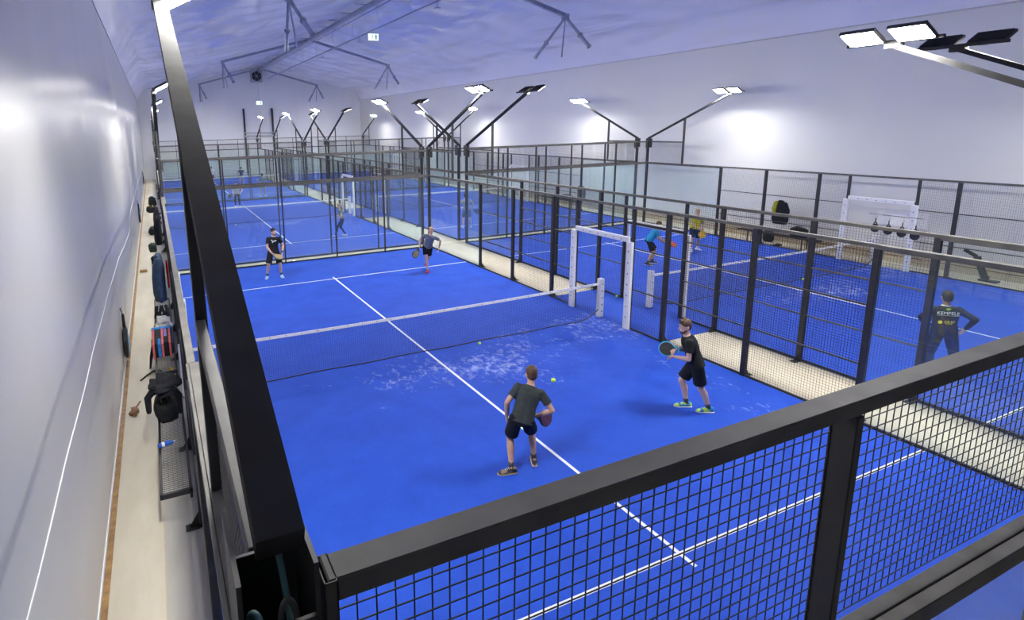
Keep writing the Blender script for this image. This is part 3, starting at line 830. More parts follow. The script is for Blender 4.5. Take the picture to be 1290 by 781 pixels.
    # ---- socks and shoes
    for i in (0, 1):
        if wear.get('sock') and ln <= 1:
            b = MB().tube([T(ank[i].lerp(knees[i], .22)), T(ank[i].lerp(knees[i], .1)), T(ank[i]-V((0,0,.02)))], [.041*k, .039*k, .039*k], 12); build('sock', b, wear['sock'], root, smooth=True)
        fy = math.radians(footyaw[i]) if footyaw[i] is not None else yaw+(.25, -.25)[i]
        ff = V((math.cos(fy), math.sin(fy), 0)); fs_ = V((-ff.y, ff.x, 0)); g = ank[i]-V((0,0,ank[i].z if ank[i].z < .11 else .09*k)); g = V((ank[i].x, ank[i].y, max(.013, ank[i].z-.078*k)))
        def shoe_ring(x, w2, z0, z1, n=12):
            out = []
            for q in range(n):
                a = 2*PI*q/n; sa = math.sin(a); zc = (z0+z1)/2; hh = (z1-z0)/2
                out.append(T(g+ff*x*k+fs_*(math.cos(a)*w2*k)+V((0,0,(zc+hh*(sa if sa > 0 else max(-1, sa*1.5)))*k))))
            return out
        b = MB().rings([shoe_ring(-.085, .018, .02, .065), shoe_ring(-.075, .034, .014, .085), shoe_ring(-.03, .040, .014, .105), shoe_ring(.02, .040, .014, .10), shoe_ring(.07, .045, .014, .075), shoe_ring(.13, .049, .014, .056), shoe_ring(.175, .040, .016, .044), shoe_ring(.195, .018, .02, .034)])
        sh_ = build('shoe', b, wear['shoe'], root, smooth=True)
        b = MB().rings([shoe_ring(-.092, .020, 0, .02), shoe_ring(-.08, .038, 0, .022), shoe_ring(-.02, .043, 0, .02), shoe_ring(.06, .046, 0, .02), shoe_ring(.13, .053, 0, .02), shoe_ring(.18, .042, 0, .02), shoe_ring(.203, .02, .004, .02)])
        build('sole', b, wear.get('sole', sole_m), sh_)
        if detail == 2:
            for q in range(4):
                x = .015+q*.024; b = MB().tube([T(g+ff*x*k+fs_*a*k+V((0,0,(.101-q*.009-abs(a)*.35)*k))) for a in (-.022, 0, .022)], .003, 5); build('lace', b, whiteprint, sh_)
    return dict(root=root, hands=hdirs, at=at, T=T, rt=rt, up=up, fr=fr, k=k, hf=hf, hr=hr, hu=hu, elb=elb)

def racket(label, hand, d, normal, face, edge, loc_off=.0):
    """padel racket: d = direction from the grip to the head, normal = face normal; hand = grip centre"""
    d = V(d).normalized(); n = V(normal); n = (n-d*n.dot(d)).normalized(); s = d.cross(n)
    t = thing('padel_racket', label, 'padel racket', hand)
    M = Matrix((s, n, d)).transposed()
    def R(m): m.v = [tuple(M @ V(v)) for v in m.v]; return m
    pts = []
    for i in range(32):
        a = 2*PI*i/32; x = .128*math.cos(a); z = .135*math.sin(a)
        if z < 0: x *= 1-.42*(-z/.135)**2.2; z *= 1.15
        pts.append((x, z+.265))
    def slab(sc_, y): return [(x*sc_, y, (z-.265)*sc_+.265) for x, z in pts]
    b = MB().rings([slab(.95, -.019), slab(1, -.013), slab(1, .013), slab(.95, .019)]); rim = build('frame', R(b), edge, t, smooth=False)
    b = MB().rings([slab(.88, -.0205), slab(.88, -.0192)]).rings([slab(.88, .0192), slab(.88, .0205)]); build('face', R(b), face, t)
    b = MB().bar((.02, 0, .055), (.055, 0, .15), .024, .02, (0,1,0)).bar((-.02, 0, .055), (-.055, 0, .15), .024, .02, (0,1,0)).bar((-.03,0,.075),(.03,0,.075),.02,.022,(0,1,0)); build('bridge', R(b), edge, t)
    b = MB().capsule([(0, 0, -.055), (0, 0, .06)], [.017, .0155], 10); build('grip', R(b), racket_blk, t, smooth=True)
    b = MB().tube([(0, 0, -.06), (.02, 0, -.10), (.035, .01, -.15), (.02, .01, -.19), (0, 0, -.14), (-.005, 0, -.07)], .003, 5); build('wrist_strap', R(b), racket_blk, t)
    return t
def ball(x, y, z, label):
    b = MB().sphere((0, 0, 0), .033, 16, 12); t = thing('padel_ball', label, 'ball', (x, y, z), 0, 'padel balls in play and on the turf')
    build('felt', b, ball_m, t, smooth=True)
    pts = []
    for i in range(33):
        a = 2*PI*i/32; p = V((math.cos(a)+.35*math.cos(3*a), math.sin(a)-.35*math.sin(3*a), 1.05*math.sin(2*a))); pts.append(p.normalized()*.0325)
    build('seam', MB().tube(pts, .0014, 4), whiteprint, t)

dots_pink = dots_mat('drilled_dusky_face', (.16, .06, .07)); dots_gold = dots_mat('drilled_gold_face', (.42, .33, .15))
dots_blk = dots_mat('drilled_black_face', (.03, .03, .035)); dots_or = dots_mat('drilled_orange_face', (.70, .12, .05)); dots_ye = dots_mat('drilled_yellow_face', (.78, .48, .04))

J1 = dict(P=[4.268, 5.189, 0.80], N=[4.497, 5.30, 1.27], H=[4.555, 5.38, 1.45], FL=[4.125, 5.219, 0.09], FR=[4.565, 5.275, 0.09], HL=[4.17, 5.42, 0.80], HR=[4.60, 5.25, 0.79], f=62, k=1.0)
A = person('a', J1, 'player in charcoal T-shirt and black shorts crouching with his back to the camera', dict(shirt=dk_shirt, bottom=blk_short, leg=.78, sock=darkmark, shoe=shoe_brown, sole=sole_g, hem=-.1), skin, brown_hair, look=75, detail=2, footyaw=(165, 60), grip=(None, (0, .3, 1)))
w_, d_, pn, sd = A['hands'][1]
racket('dark racket with dusky pink face held by the crouching player nearest the camera', w_+d_*.06+pn*.02, (.85, .16, -.43), (.2, -.95, .23), dots_pink, racket_blk)

J2 = dict(P=[7.935, 5.374, .90], N=[7.80, 5.50, 1.40], H=[7.70, 5.54, 1.6], FL=[8.169, 5.252, 0.09], FR=[7.995, 5.562, 0.09], HL=[7.66, 5.58, 1.0], HR=[7.81, 5.68, 1.08], f=140, k=1.028)
B = person('b', J2, 'bearded player in black T-shirt and black shorts walking left beside the mesh fence', dict(shirt=blk_shirt, bottom=blk_short, leg=.82, sock=darkmark, shoe=shoe_lime, sole=sole_m, hem=-.12), skin2, brown_hair, hair='quiff', look=160, beard=True, detail=2, footyaw=(150, 150), grip=((0, 0, -1), (0, 0, -1)))
w_, d_, pn, sd = B['hands'][1]
racket('blue-edged black racket held in front by the bearded player in black', w_+d_*.06+V((.10, -.10, .0)), (-.63, .70, -.02), (-.66, -.6, .45), dots_blk, racket_blu)
t = B  # small white print across the upper back
b = MB()
for q in range(7):
    b.box((-.075+q*.022, -.0, -.009), (-.062+q*.022, .004, .009))
pr = build('back_print', b, whiteprint, B['root'])
pr.matrix_local = Matrix.Translation(B['T'](B['at'](.84, 0, -.128))) @ Matrix((B['rt'], B['fr'], B['up'])).transposed().to_4x4()

J3 = dict(P=[3.239, 18.10, .95], N=[3.263, 18.078, 1.435], H=[3.283, 18.024, 1.68], FL=[3.444, 18.047, 0.09], FR=[2.977, 18.128, 0.09], HL=[3.50, 17.97, 0.86], HR=[3.12, 17.86, 0.93], f=262, k=1.028)
Cc = person('c', J3, 'dark-haired player in black T-shirt with white cat emblem facing the camera', dict(shirt=blk_shirt, bottom=blk_short, leg=.92, sock=darkmark, shoe=shoe_lblue, hem=-.14), skin2, dark_hair, look=292, beard=True, detail=1, grip=(None, (1, 0, .2)))
w_, d_, pn, sd = Cc['hands'][1]
racket('gold-faced racket held across the body by the player with the cat emblem', w_+d_*.06+pn*.02, (.55, -.72, -.32), (.1, -.5, .85), dots_gold, racket_gold)
# leaping cat emblem on the chest
b = MB()
def strip(pts, ws):
    for (p, q), (w0, w1) in zip(zip(pts, pts[1:]), zip(ws, ws[1:])):
        b.bar((p[0], 0, p[1]), (q[0], 0, q[1]), .006, (w0+w1)/2, (0,1,0) if False else (-(q[1]-p[1]), 0, q[0]-p[0]))
strip([(-.085,.03),(-.06,.035),(-.02,.015),(.02,.0),(.045,.02),(.07,.045),(.085,.05)], [.012,.03,.034,.030,.026,.02,.016])
strip([(-.05,.03),(-.08,.012),(-.09,.02)], [.02,.012,.008]); strip([(.02,-.005),(.035,-.035),(.055,-.05)], [.028,.016,.01]); strip([(.05,.03),(.055,.06),(.06,.075)], [.016,.01,.006])
pr = build('chest_emblem', b, whiteprint, Cc['root'])
pr.matrix_local = Matrix.Translation(Cc['T'](Cc['at'](.70, 0, .136))) @ Matrix((-Cc['rt']*-1, -Cc['fr'], Cc['up'])).transposed().to_4x4()
b = MB().tube([Cc['T'](Cc['hands'][0][0]-Cc['hands'][0][1]*.07), Cc['T'](Cc['hands'][0][0]-Cc['hands'][0][1]*.01)], .036, 12); build('wristband', b, darkmark, Cc['root'])

J4 = dict(P=[8.10, 16.231, 0.93], N=[8.122, 16.03, 1.36], H=[8.123, 15.95, 1.613], FL=[8.20, 16.62, 0.24], FR=[8.03, 16.10, 0.09], HL=[8.44, 16.05, 0.86], HR=[7.78, 16.20, 0.98], f=246, k=.97)
D = person('d', J4, 'fair-haired player in grey T-shirt and red shoes stepping over the service line', dict(shirt=grey_shirt, bottom=blk_short, leg=.70, shoe=shoe_red, sole=red_c), skin2, blond_hair, detail=1)
w_, d_, pn, sd = D['hands'][1]
racket('gold and black racket swung low by the fair-haired player in grey', w_+d_*.06, (-.45, -.1, -.55), (.25, -1, .2), dots_gold, racket_blk)

J5 = dict(P=[7.523, 24.129, .86], N=[7.441, 24.154, 1.275], H=[7.345, 24.182, 1.521], FL=[7.172, 24.13, 0.09], FR=[7.683, 24.185, 0.09], HL=[7.28, 24.0, .86], HR=[7.36, 24.3, .95], f=160, k=.944)
person('e', J5, 'player in olive and grey top and navy leggings striding left on the middle court', dict(shirt=olive, bottom=navy, leg=2, bname='leggings', ease=.0, shoe=shoe_white, sleeve=.5, hem=-.02), skin2, blond_hair, hair='ponytail', detail=0, bulk=.9)
J6 = dict(P=[4.593, 37.444, .88], N=[4.584, 37.445, 1.37], H=[4.543, 37.45, 1.554], FL=[4.70, 37.434, 0.09], FR=[4.44, 37.461, 0.09], HL=[4.80, 37.3, 0.95], HR=[4.34, 37.3, 0.88], f=255, k=.972)
F6 = person('f', J6, 'small distant player in grey top and dark leggings just beyond the middle left net', dict(shirt=lightgrey, bottom=dk_shirt, leg=2, bname='leggings', ease=.002, shoe=shoe_white), skin2, brown_hair, detail=0)
w_, d_, pn, sd = F6['hands'][1]
racket('dark racket held out by the distant player beyond the middle left net', w_+d_*.06, (-.8, -.2, -.2), (.1, -1, .1), dots_blk, racket_blk)
J12 = dict(P=[15.40, 13.60, .86], N=[15.60, 13.43, 1.28], H=[15.66, 13.39, 1.42], FL=[15.62, 13.62, 0.09], FR=[15.27, 13.50, 0.09], HL=[15.86, 13.42, 0.86], HR=[15.70, 13.20, 0.83], f=318, k=.989)
G = person('g', J12, 'player in turquoise shirt and black shorts bending forward near the right court net', dict(shirt=bluesh, bottom=blk_short, leg=.85, sock=darkmark, shoe=darkmark, hem=-.08), skin, brown_hair, detail=1, bulk=1.12)
w_, d_, pn, sd = G['hands'][1]
racket('orange-red racket held low by the player in the turquoise shirt', w_+d_*.06, (.9, -.3, -.2), (-.2, -.6, .8), dots_or, racket_red)
J13 = dict(P=[18.528, 14.396, .88], N=[18.575, 14.34, 1.375], H=[18.591, 14.32, 1.546], FL=[18.76, 14.38, 0.09], FR=[18.36, 14.33, 0.09], HL=[18.66, 14.12, 0.96], HR=[18.42, 14.14, 0.93], f=246, k=.972)
G = person('h', J13, 'player in yellow T-shirt and navy shorts standing at the back of the right court', dict(shirt=yellowsh, bottom=navy, leg=.88, sock=whiteprint, shoe=shoe_white), skin, blond_hair, look=262, detail=1, bulk=1.1)
w_, d_, pn, sd = G['hands'][0]
racket('orange and yellow racket held in front of the player in the yellow T-shirt', w_+d_*.06, (-.15, -.1, -.7), (-.5, -.8, .2), dots_ye, racket_yel)
J14 = dict(P=[13.193, 4.335, .95], N=[13.20, 4.37, 1.44], H=[13.20, 4.39, 1.666], FL=[12.926, 4.38, 0.09], FR=[13.40, 4.11, 0.09], HL=[13.07, 4.56, 1.02], HR=[13.36, 4.10, 1.03], f=38, k=1.028)
K = person('k', J14, 'man in dark long-sleeved shirt with printed back standing hand on hip on the right court', dict(shirt=blk_shirt, bottom=cloth('dark_navy_trousers', (.018, .024, .045)), leg=2, bname='trousers', ease=.02, shoe=shoe_white, sleeve=2, hem=-.1, collar=whiteprint), skin, dark_hair, look=45, detail=2, bulk=1.15)
def text_mesh(name, body, size, m, parent, mat4):
    cu = bpy.data.curves.new(name, 'FONT'); cu.body = body; cu.size = size; cu.align_x = 'CENTER'; cu.align_y = 'CENTER'; cu.extrude = .0015; cu.resolution_u = 3
    o = bpy.data.objects.new(name, cu); C.objects.link(o); dg = bpy.context.evaluated_depsgraph_get()
    me = bpy.data.meshes.new_from_object(o.evaluated_get(dg), depsgraph=dg); bpy.data.objects.remove(o)
    me.materials.clear(); me.materials.append(m); q = obj(name, me, parent); q.matrix_local = mat4; return q
def back_frame(Kp, t, off): # text x axis runs along the wearer's right, seen from behind
    return Matrix.Translation(Kp['T'](Kp['at'](t, 0, off))) @ Matrix((Kp['rt'], Kp['up'], -Kp['fr'])).transposed().to_4x4()
text_mesh('white_lettering', 'KEMPELE', .082, whiteprint, K['root'], back_frame(K, .76, -.148))
b = MB().box((-.16, -.004, -.001), (.16, 0, .001)); q = build('underline', b, whiteprint, K['root']); q.matrix_local = back_frame(K, .68, -.147)
b = MB().tube([(-.035,.0,0),(-.01,.022,0),(.035,.03,0)], [.004,.012,.003], 6).tube([(-.01,-.012,0),(.01,.008,0),(.04,.018,0)], [.003,.009,.003], 6); q = build('green_leaf_emblem', b, greenprint, K['root']); q.matrix_local = back_frame(K, .88, -.137)
b = MB().tube([(-.105,0,-.002),(-.105,0,.002)], [.032,.032], 14); q = build('yellow_round_emblem', b, yellowprint, K['root']); q.matrix_local = back_frame(K, .42, -.142)
text_mesh('yellow_lettering', 'JAB BT', .052, yellowprint, K['root'], back_frame(K, .445, -.142) @ Matrix.Translation((.03, 0, 0)))
text_mesh('small_yellow_lettering', 'KEMPELE', .026, yellowprint, K['root'], back_frame(K, .375, -.142) @ Matrix.Translation((.02, 0, 0)))
J11 = dict(P=[13.558, 23.204, .96], N=[13.52, 23.25, 1.42], H=[13.50, 23.27, 1.70], FL=[13.388, 23.3, 0.09], FR=[13.72, 23.12, 0.09], HL=[13.30, 23.4, 1.02], HR=[13.82, 23.1, .95], f=62, k=1.02)
M_ = person('m', J11, 'player in light grey T-shirt seen from behind on the middle right court', dict(shirt=lightgrey, bottom=grey_shirt, leg=.85, shoe=shoe_white), skin2, dark_hair, detail=0)
w_, d_, pn, sd = M_['hands'][1]
racket('dark racket held by the player in light grey on the middle right court', w_+d_*.06, (.7, -.3, -.35), (.2, -.8, .2), dots_blk, racket_blk)
J7 = dict(P=[4.683, 55.609, .88], N=[4.70, 55.606, 1.37], H=[4.70, 55.604, 1.54], FL=[4.80, 55.602, 0.09], FR=[4.50, 55.626, 0.09], HL=[4.92, 55.4, 0.95], HR=[4.45, 55.4, 0.95], f=270, k=.972)
person('n', J7, 'tiny distant player in white top and dark red shorts on the farthest left court', dict(shirt=white_c, bottom=darkred, leg=.85, shoe=shoe_white), skin, dark_hair, detail=0)
J8 = dict(P=[7.03, 53.2, .88], N=[7.03, 53.2, 1.37], H=[7.03, 53.2, 1.54], FL=[6.90, 53.2, 0.09], FR=[7.18, 53.2, 0.09], HL=[6.80, 53.4, 0.95], HR=[7.28, 53.4, 0.95], f=90, k=.972)
person('o', J8, 'tiny distant player in navy top and pale shorts on the farthest left court', dict(shirt=navy, bottom=lightgrey, leg=.85, shoe=shoe_white), skin, dark_hair, detail=0)
J9 = dict(P=[7.10, 42.6, .93], N=[7.11, 42.6, 1.45], H=[7.11, 42.6, 1.65], FL=[6.93, 42.6, 0.09], FR=[7.27, 42.6, 0.09], HL=[6.85, 42.75, 0.98], HR=[7.38, 42.75, 0.98], f=80, k=1.028)
person('p', J9, 'distant player in grey-green top at the near end of the farthest left court', dict(shirt=teal, bottom=lightgrey, leg=.85, shoe=shoe_white), skin, dark_hair, detail=0)
J10 = dict(P=[12.62, 57.2, .93], N=[12.62, 57.2, 1.45], H=[12.62, 57.2, 1.65], FL=[12.76, 57.2, 0.09], FR=[12.48, 57.2, 0.09], HL=[12.86, 57.1, 0.98], HR=[12.38, 57.1, 0.98], f=260, k=1.0)
person('q', J10, 'tiny distant player in bright lime top on the farthest right court', dict(shirt=lime, bottom=blk_short, leg=.85, shoe=shoe_white), skin, dark_hair, detail=0)

ball(4.89, 5.30, 1.26, 'yellow ball in the air beside the head of the crouching player')
ball(6.26, 9.70, .048, 'yellow ball on the blue turf in front of the nearest net')
ball(17.88, 10.07-.25, .048, 'yellow ball at the foot of the nearest right court net')
ball(11.60, 11.06, .048, 'yellow ball at the foot of the white gateway between the two nearest courts')
ball(3.47, 30.02, .048, 'tiny ball on the middle left court in front of its net')

# ------------------------------------------------------------------ benches, bags, clothes
def bench(x0, x1, y0, y1, label, h=.45):
    t = thing('bench', label, 'bench', ((x0+x1)/2, y0, 0), 0, 'steel benches beside the courts'); w2 = (x1-x0)/2; L = y1-y0
    b = MB().bbox((-w2, 0, h-.04), (-w2+.035, L, h), .004).bbox((w2-.035, 0, h-.04), (w2, L, h), .004).bbox((-w2, 0, h-.07), (w2, .045, h), .004).bbox((-w2, L-.035, h-.05), (w2, L, h), .004)
    build('seat_frame', b, black, t)
    b = MB(); n = int(L/.045); st = .0016
    for i in range(1, n): y = i*L/n; b.box((-w2+.03, y-st, h-.008), (w2-.03, y+st, h-.003))
    m = int((w2*2)/.05)
    for i in range(1, m): x = -w2+i*2*w2/m; b.box((x-st, .03, h-.012), (x+st, L-.03, h-.008))
    build('seat_grid', b, railm, t)
    for sx in ((1,) if x0 < 0 else (-1, 1)):
        for yy in (.5, L-.5): build('leg', MB().bbox((sx*(w2-.02)-.017, yy, 0), (sx*(w2-.02)+.017, yy+.04, h-.04), .004), black, t)
    return t
bench(-.50, -.11, 6.15, 8.95, 'black steel bench with grid seat on the walkway, nearest the camera')
bench(-.52, -.13, 10.25, 15.6, 'black steel bench piled with bags farther along the walkway')
bench(22.0, 22.35, 12.0, 15.2, 'black steel bench behind the right fence under the yellow and black jacket')
bench(21.98, 22.33, 25.2, 29.0, 'black steel bench behind the right fence of the middle right court')

def blob(name, c, size, m, parent=None, seed=1, lump=.12, sub=3, squash=0.0, rz=0):
    """soft sewn volume with folds"""
    bm = bmesh.new(); bmesh.ops.create_icosphere(bm, subdivisions=sub, radius=1)
    rn = random.Random(seed); ph = [rn.uniform(0, 6.28) for _ in range(9)]
    for v in bm.verts:
        x, y, z = v.co
        q = 1+lump*(math.sin(3.1*x+ph[0]+2*z)*math.sin(4*y+ph[1])+.6*math.sin(7*z+ph[2]+3*x)*math.sin(6*x+ph[3])+.35*math.sin(11*y+ph[4]+5*z))
        p = .62
        v.co = V((math.copysign(abs(x)**p, x), math.copysign(abs(y)**p, y), math.copysign(abs(z)**.75, z)))*q
        if v.co.z < -.75: v.co.z = -.75
    R = Matrix.Rotation(rz, 3, 'Z')
    vs = [tuple(R @ V((v.co.x*size[0], v.co.y*size[1], v.co.z*size[2]))+V(c)) for v in bm.verts]
    bm.verts.ensure_lookup_table(); fs = [[v.index for v in f.verts] for f in bm.faces]; bm.free()
    return build(name, MB().add(vs, fs), m, parent, smooth=True)
def bag(label, loc, size, m, m2, seed, rz=0, name='sports_bag'):
    t = thing(name, label, 'bag', loc, rz)
    sx, sy, sz = size
    blob('body', (0, 0, sz*.76), (sx, sy, sz), m, t, seed)
    for s in (-1, 1):
        b = MB().tube([(s*sx*.35, -sy*.75, sz*1.1), (s*sx*.42, -sy*.5, sz*1.75), (s*sx*.3, 0, sz*2.0), (s*sx*.4, sy*.5, sz*1.75), (s*sx*.35, sy*.75, sz*1.1)], .012, 6, ell=[.5]*5); build('strap', b, m2, t)
    b = MB().tube([(0, -sy*.9, sz*1.35), (.01, -sy*.4, sz*1.66), (0, 0, sz*1.72), (-.01, sy*.4, sz*1.66), (0, sy*.9, sz*1.35)], .007, 6); build('zip', b, m2, t)
    b = MB().bbox((-sx*.6, sy*.8, sz*.3), (sx*.6, sy*1.12, sz*1.1), .03); build('pocket', b, m, t)
    return t
def hung_jacket(label, x, y, ztop, m, m2, side=-1, s=1.0, seed=3):
    """jacket hanging from the fence wires; local depth along x"""
    t = thing('jacket', label, 'jacket', (x, y, ztop-.95*s))
    rs = []
    for z, wy, wx, cx in ((0, .27, .10, .02), (.15, .26, .12, .03), (.45, .25, .12, .03), (.65, .26, .11, .02), (.80, .23, .08, .01), (.90, .13, .06, 0), (.95, .05, .04, 0)):
        g = []
        for i in range(22):
            a = 2*PI*i/22; f_ = 1+.13*math.sin(5*a+z*6+seed)*(1-z*.6)
            g.append((side*abs(cx)+math.cos(a)*wx*f_*s, math.sin(a)*wy*f_*s, z*s))
        rs.append(g)
    build('torso', MB().rings(rs), m, t, smooth=True)
    for q in (-1, 1):
        b = MB().capsule([(0, q*.20*s, .82*s), (side*.05, q*.29*s, .55*s), (side*.04, q*.28*s, .12*s)], [.07*s, .062*s, .05*s], 10); build('sleeve', b, m2, t, smooth=True)
    b = MB().capsule([(side*.03, -.09*s, .9*s), (side*.06, 0, .86*s), (side*.03, .09*s, .9*s)], [.035*s, .045*s, .035*s], 8); build('hood', b, m2, t, smooth=True)
    return t
def shoe_pair(label, x, y, z, m, rz=0):
    t = thing('pair_of_shoes', label, 'shoes', (x, y, z), rz)
    for s in (-1, 1):
        b = MB()
        def rg(xx, w2, z0, z1): return [(xx, s*.06+math.cos(a)*w2, (z0+z1)/2+math.sin(a)*(z1-z0)/2) for a in [2*PI*i/10 for i in range(10)]]
        b.rings([rg(-.10, .02, .01, .06), rg(-.08, .036, .01, .10), rg(-.02, .04, .01, .11), rg(.05, .043, .01, .08), rg(.12, .047, .01, .055), rg(.17, .02, .012, .035)])
        q = build('shoe', b, m, t, smooth=True)
        build('sole', MB().bbox((-.10, s*.06-.04, 0), (.16, s*.06+.04, .016), .006), sole_m, q)

# big black bag with a jacket over it, on the nearest bench
t = bag('large black sports bag on the bench nearest the camera', (-.34, 8.42, .455), (.20, .38, .20), blk_shirt, racket_blk, 11)
t = thing('rumpled_jacket', 'rumpled black jacket lying over the large black sports bag', 'jacket', (-.35, 8.42, .95)); blob('cloth', (0, 0, .0), (.19, .34, .07), blk_short, t, 21, .3, 4); build('sleeve', MB().capsule([(-.15, -.1, .02), (-.26, -.2, -.08), (-.25, -.42, -.2)], [.06, .055, .04], 10), blk_short, t, smooth=True); build('sleeve', MB().capsule([(.12, -.2, .02), (.19, -.32, -.06), (.19, -.5, -.25)], [.05, .05, .04], 10), blk_short, t, smooth=True)
# bottle
t = thing('water_bottle', 'blue plastic bottle lying on the nearest bench seat', 'bottle', (-.40, 7.38, .49), .2)
build('body', MB().tube([(-.11, 0, 0), (-.10, 0, 0), (-.03, 0, 0), (.05, 0, 0), (.09, 0, 0), (.105, 0, 0)], [.02, .036, .036, .036, .018, .014], 14), bluepl, t, smooth=True); build('cap', MB().tube([(.105, 0, 0), (.13, 0, 0)], .017, 12), whiteprint, t); build('label_band', MB().tube([(-.06, 0, 0), (-.02, 0, 0)], .0368, 14), whiteprint, t)
t = thing('folded_glove', 'small black glove on the concrete beside the court', 'glove', (-.20, 10.03, 0)); blob('palm', (0, 0, .02), (.06, .05, .025), blk_short, t, 5, .1, 2); build('finger', MB().capsule([(.05, .02, .02), (.11, .01, .015)], [.012, .01], 6), blk_short, t)
t = thing('crumpled_paper', 'crumpled brown paper on the walkway by the left wall', 'litter', (-.92, 9.7, 0)); blob('crumple', (0, 0, .03), (.06, .12, .04), leafm, t, 8, .45, 3); build('torn_strip', MB().bar((.02, .1, .03), (.10, .34, .05), .035, .004), leafm, t)
# striped racket bag
t = thing('racket_bag', 'black racket bag with pink and blue stripes lying on the farther bench', 'bag', (-.36, 11.55, .455))
build('body', MB().bbox((-.20, -.55, 0), (.20, .55, .30), .06), blk_shirt, t)
for x in (-.17, .0, .14):
    build('pink_stripe', MB().bbox((x-.02, -.556, -.0), (x+.02, .556, .306), .004), stripe_pink, t)
build('blue_panel', MB().bbox((-.205, .42, .0), (.205, .56, .31), .01), stripe_blue, t)
build('blue_panel', MB().bbox((-.09, -.56, .02), (-.03, -.2, .308), .01), stripe_blue, t)
build('lilac_panel', MB().bbox((.03, -.1, .02), (.09, .42, .309), .01), purple, t)
build('strap', MB().tube([(-.2, -.3, .2), (-.25, -.35, .0), (-.28, -.25, -.3), (-.22, .1, -.1), (-.2, .25, .15)], .02, 8, ell=[.4]*5), blk_short, t)
t = thing('trailing_strap', 'dark strap trailing on the walkway below the striped bag', 'strap', (-.55, 11.35, 0)); build('webbing', MB().tube([(-.28, -.25, .018), (-.16, -.02, .02), (-.05, .1, .03), (.08, .08, .03), (.16, -.05, .02)], [.03, .032, .03, .03, .028], 8, ell=[.5]*5), blk_short, t)
t = thing('crumpled_shirt', 'crumpled light grey shirt on top of the farther bench', 'shirt', (-.33, 12.75, .47)); blob('cloth', (0, 0, .12), (.17, .38, .14), lightgrey, t, 31, .22, 4)
t = bag('black and white holdall behind the crumpled grey shirt', (-.34, 13.9, .455), (.17, .45, .13), blk_shirt, whiteprint, 17)
t = thing('yellow_tin', 'yellow cap and red tube on the floor beside the striped bag', 'tin', (-.26, 11.2, 0)); build('tube', MB().tube([(0, -.25, .03), (.01, .1, .03)], .03, 10), red_c, t); build('cap', MB().sphere((0, .16, .05), .05, 10, 8), yellow_p, t)
# clothes hung on the left fence
hung_jacket('slate blue jacket hanging on the left fence above the farther bench', -.30, 14.2, 2.0, slate, slate, -1, 1.25, 3)
t = thing('red_towel', 'red towel hanging beside the slate blue jacket', 'towel', (-.115, 14.2, 1.15))
rs = []
for z in (0, .2, .4, .6): rs.append([(math.cos(a)*.018+.012*math.sin(9*a+z*4), math.sin(a)*.30, z) for a in [2*PI*i/20 for i in range(20)]])
build('cloth', MB().rings(rs), red_c, t, smooth=True)
hung_jacket('black jacket hanging farther along the left fence of the nearest court', -.26, 23.5, 1.7, blk_shirt, blk_short, -1, 1.2, 5)
hung_jacket('dark plum jacket hanging on the left fence of the middle left court', -.26, 26.5, 1.7, cloth('plum_cloth', (.05, .02, .05)), blk_short, -1, 1.2, 6)
bag('small black rucksack on the walkway, third group from the camera', (-.42, 18.3, 0), (.11, .22, .16), blk_shirt, racket_blk, 41, name='rucksack')
bag('black rucksack with pink trim on the walkway by the middle left court', (-.45, 22.3, 0), (.16, .26, .2), blk_shirt, stripe_pink, 42, name='rucksack')
bag('dark rucksack on the walkway beyond the pink trimmed one', (-.55, 25.0, 0), (.16, .26, .2), dk_shirt, racket_blk, 43, name='rucksack')
bag('black holdall far along the walkway beside the left fence', (-.52, 29.5, 0), (.20, .4, .2), blk_shirt, racket_blk, 44, name='rucksack')
bag('yellow and black bag far along the walkway', (-.60, 38.2, .0), (.28, .5, .22), blk_shirt, yellow_p, 45, name='rucksack')
bag('blue and black bag beyond the yellow one', (-.52, 41.5, .0), (.24, .5, .35), blk_shirt, stripe_blue, 46, name='rucksack')
shoe_pair('black shoes on the walkway in front of the black jacket', -.45, 20.3, 0, blk_shirt, 1.2)
shoe_pair('black shoes beside the small black rucksack', -.38, 17.0, 0, blk_shirt, 1.4)
t = thing('wooden_block', 'small wooden block on the walkway against the left wall', 'block', (-.98, 21.2, 0)); build('timber', MB().bbox((-.02, -.06, 0), (.22, .06, .08), .006), wood_strip, t)
# things hung on the left wall
def wall_racket_bag(label, y, z, s):
    t = thing('hanging_racket_cover', label, 'racket cover', (-1.15, y, z))
    pts = [(.128*math.cos(a), .16*math.sin(a)) for a in [2*PI*i/20 for i in range(20)]]
    rs = [[(dx, px*sc_*s*2.2, pz*sc_*s*2.2) for px, pz in pts] for dx, sc_ in ((.012, .85), (.03, 1), (.085, 1), (.105, .8))]
    build('cover', MB().rings(rs), racket_blk, t, smooth=False)
    build('blue_panel', MB().rings([[(.106, px*.7*s*2.2, pz*.7*s*2.2) for px, pz in pts], [(.11, px*.66*s*2.2, pz*.66*s*2.2) for px, pz in pts]]), racket_blu, t)
    build('handle', MB().capsule([(.05, 0, .34*s), (.05, 0, .62*s)], [.035, .03], 8), racket_blk, t)
    build('loop', MB().tube([(.05, 0, .6*s), (.03, .03, .72*s), (.012, 0, .78*s), (.03, -.03, .72*s), (.05, 0, .6*s)], .008, 6), racket_blk, t)
    build('hook', MB().tube([(.0, 0, .78*s), (.05, 0, .78*s), (.06, 0, .81*s)], .007, 6), steel, t)
wall_racket_bag('black and blue racket cover hanging low on the left wall, nearest the camera', 12.3, .47, 1.0)
wall_racket_bag('small black cover hanging on the left wall, second from the camera', 31.0, .75, 1.0)
wall_racket_bag('tiny black cover hanging far along the left wall', 52.0, 1.0, 1.0)

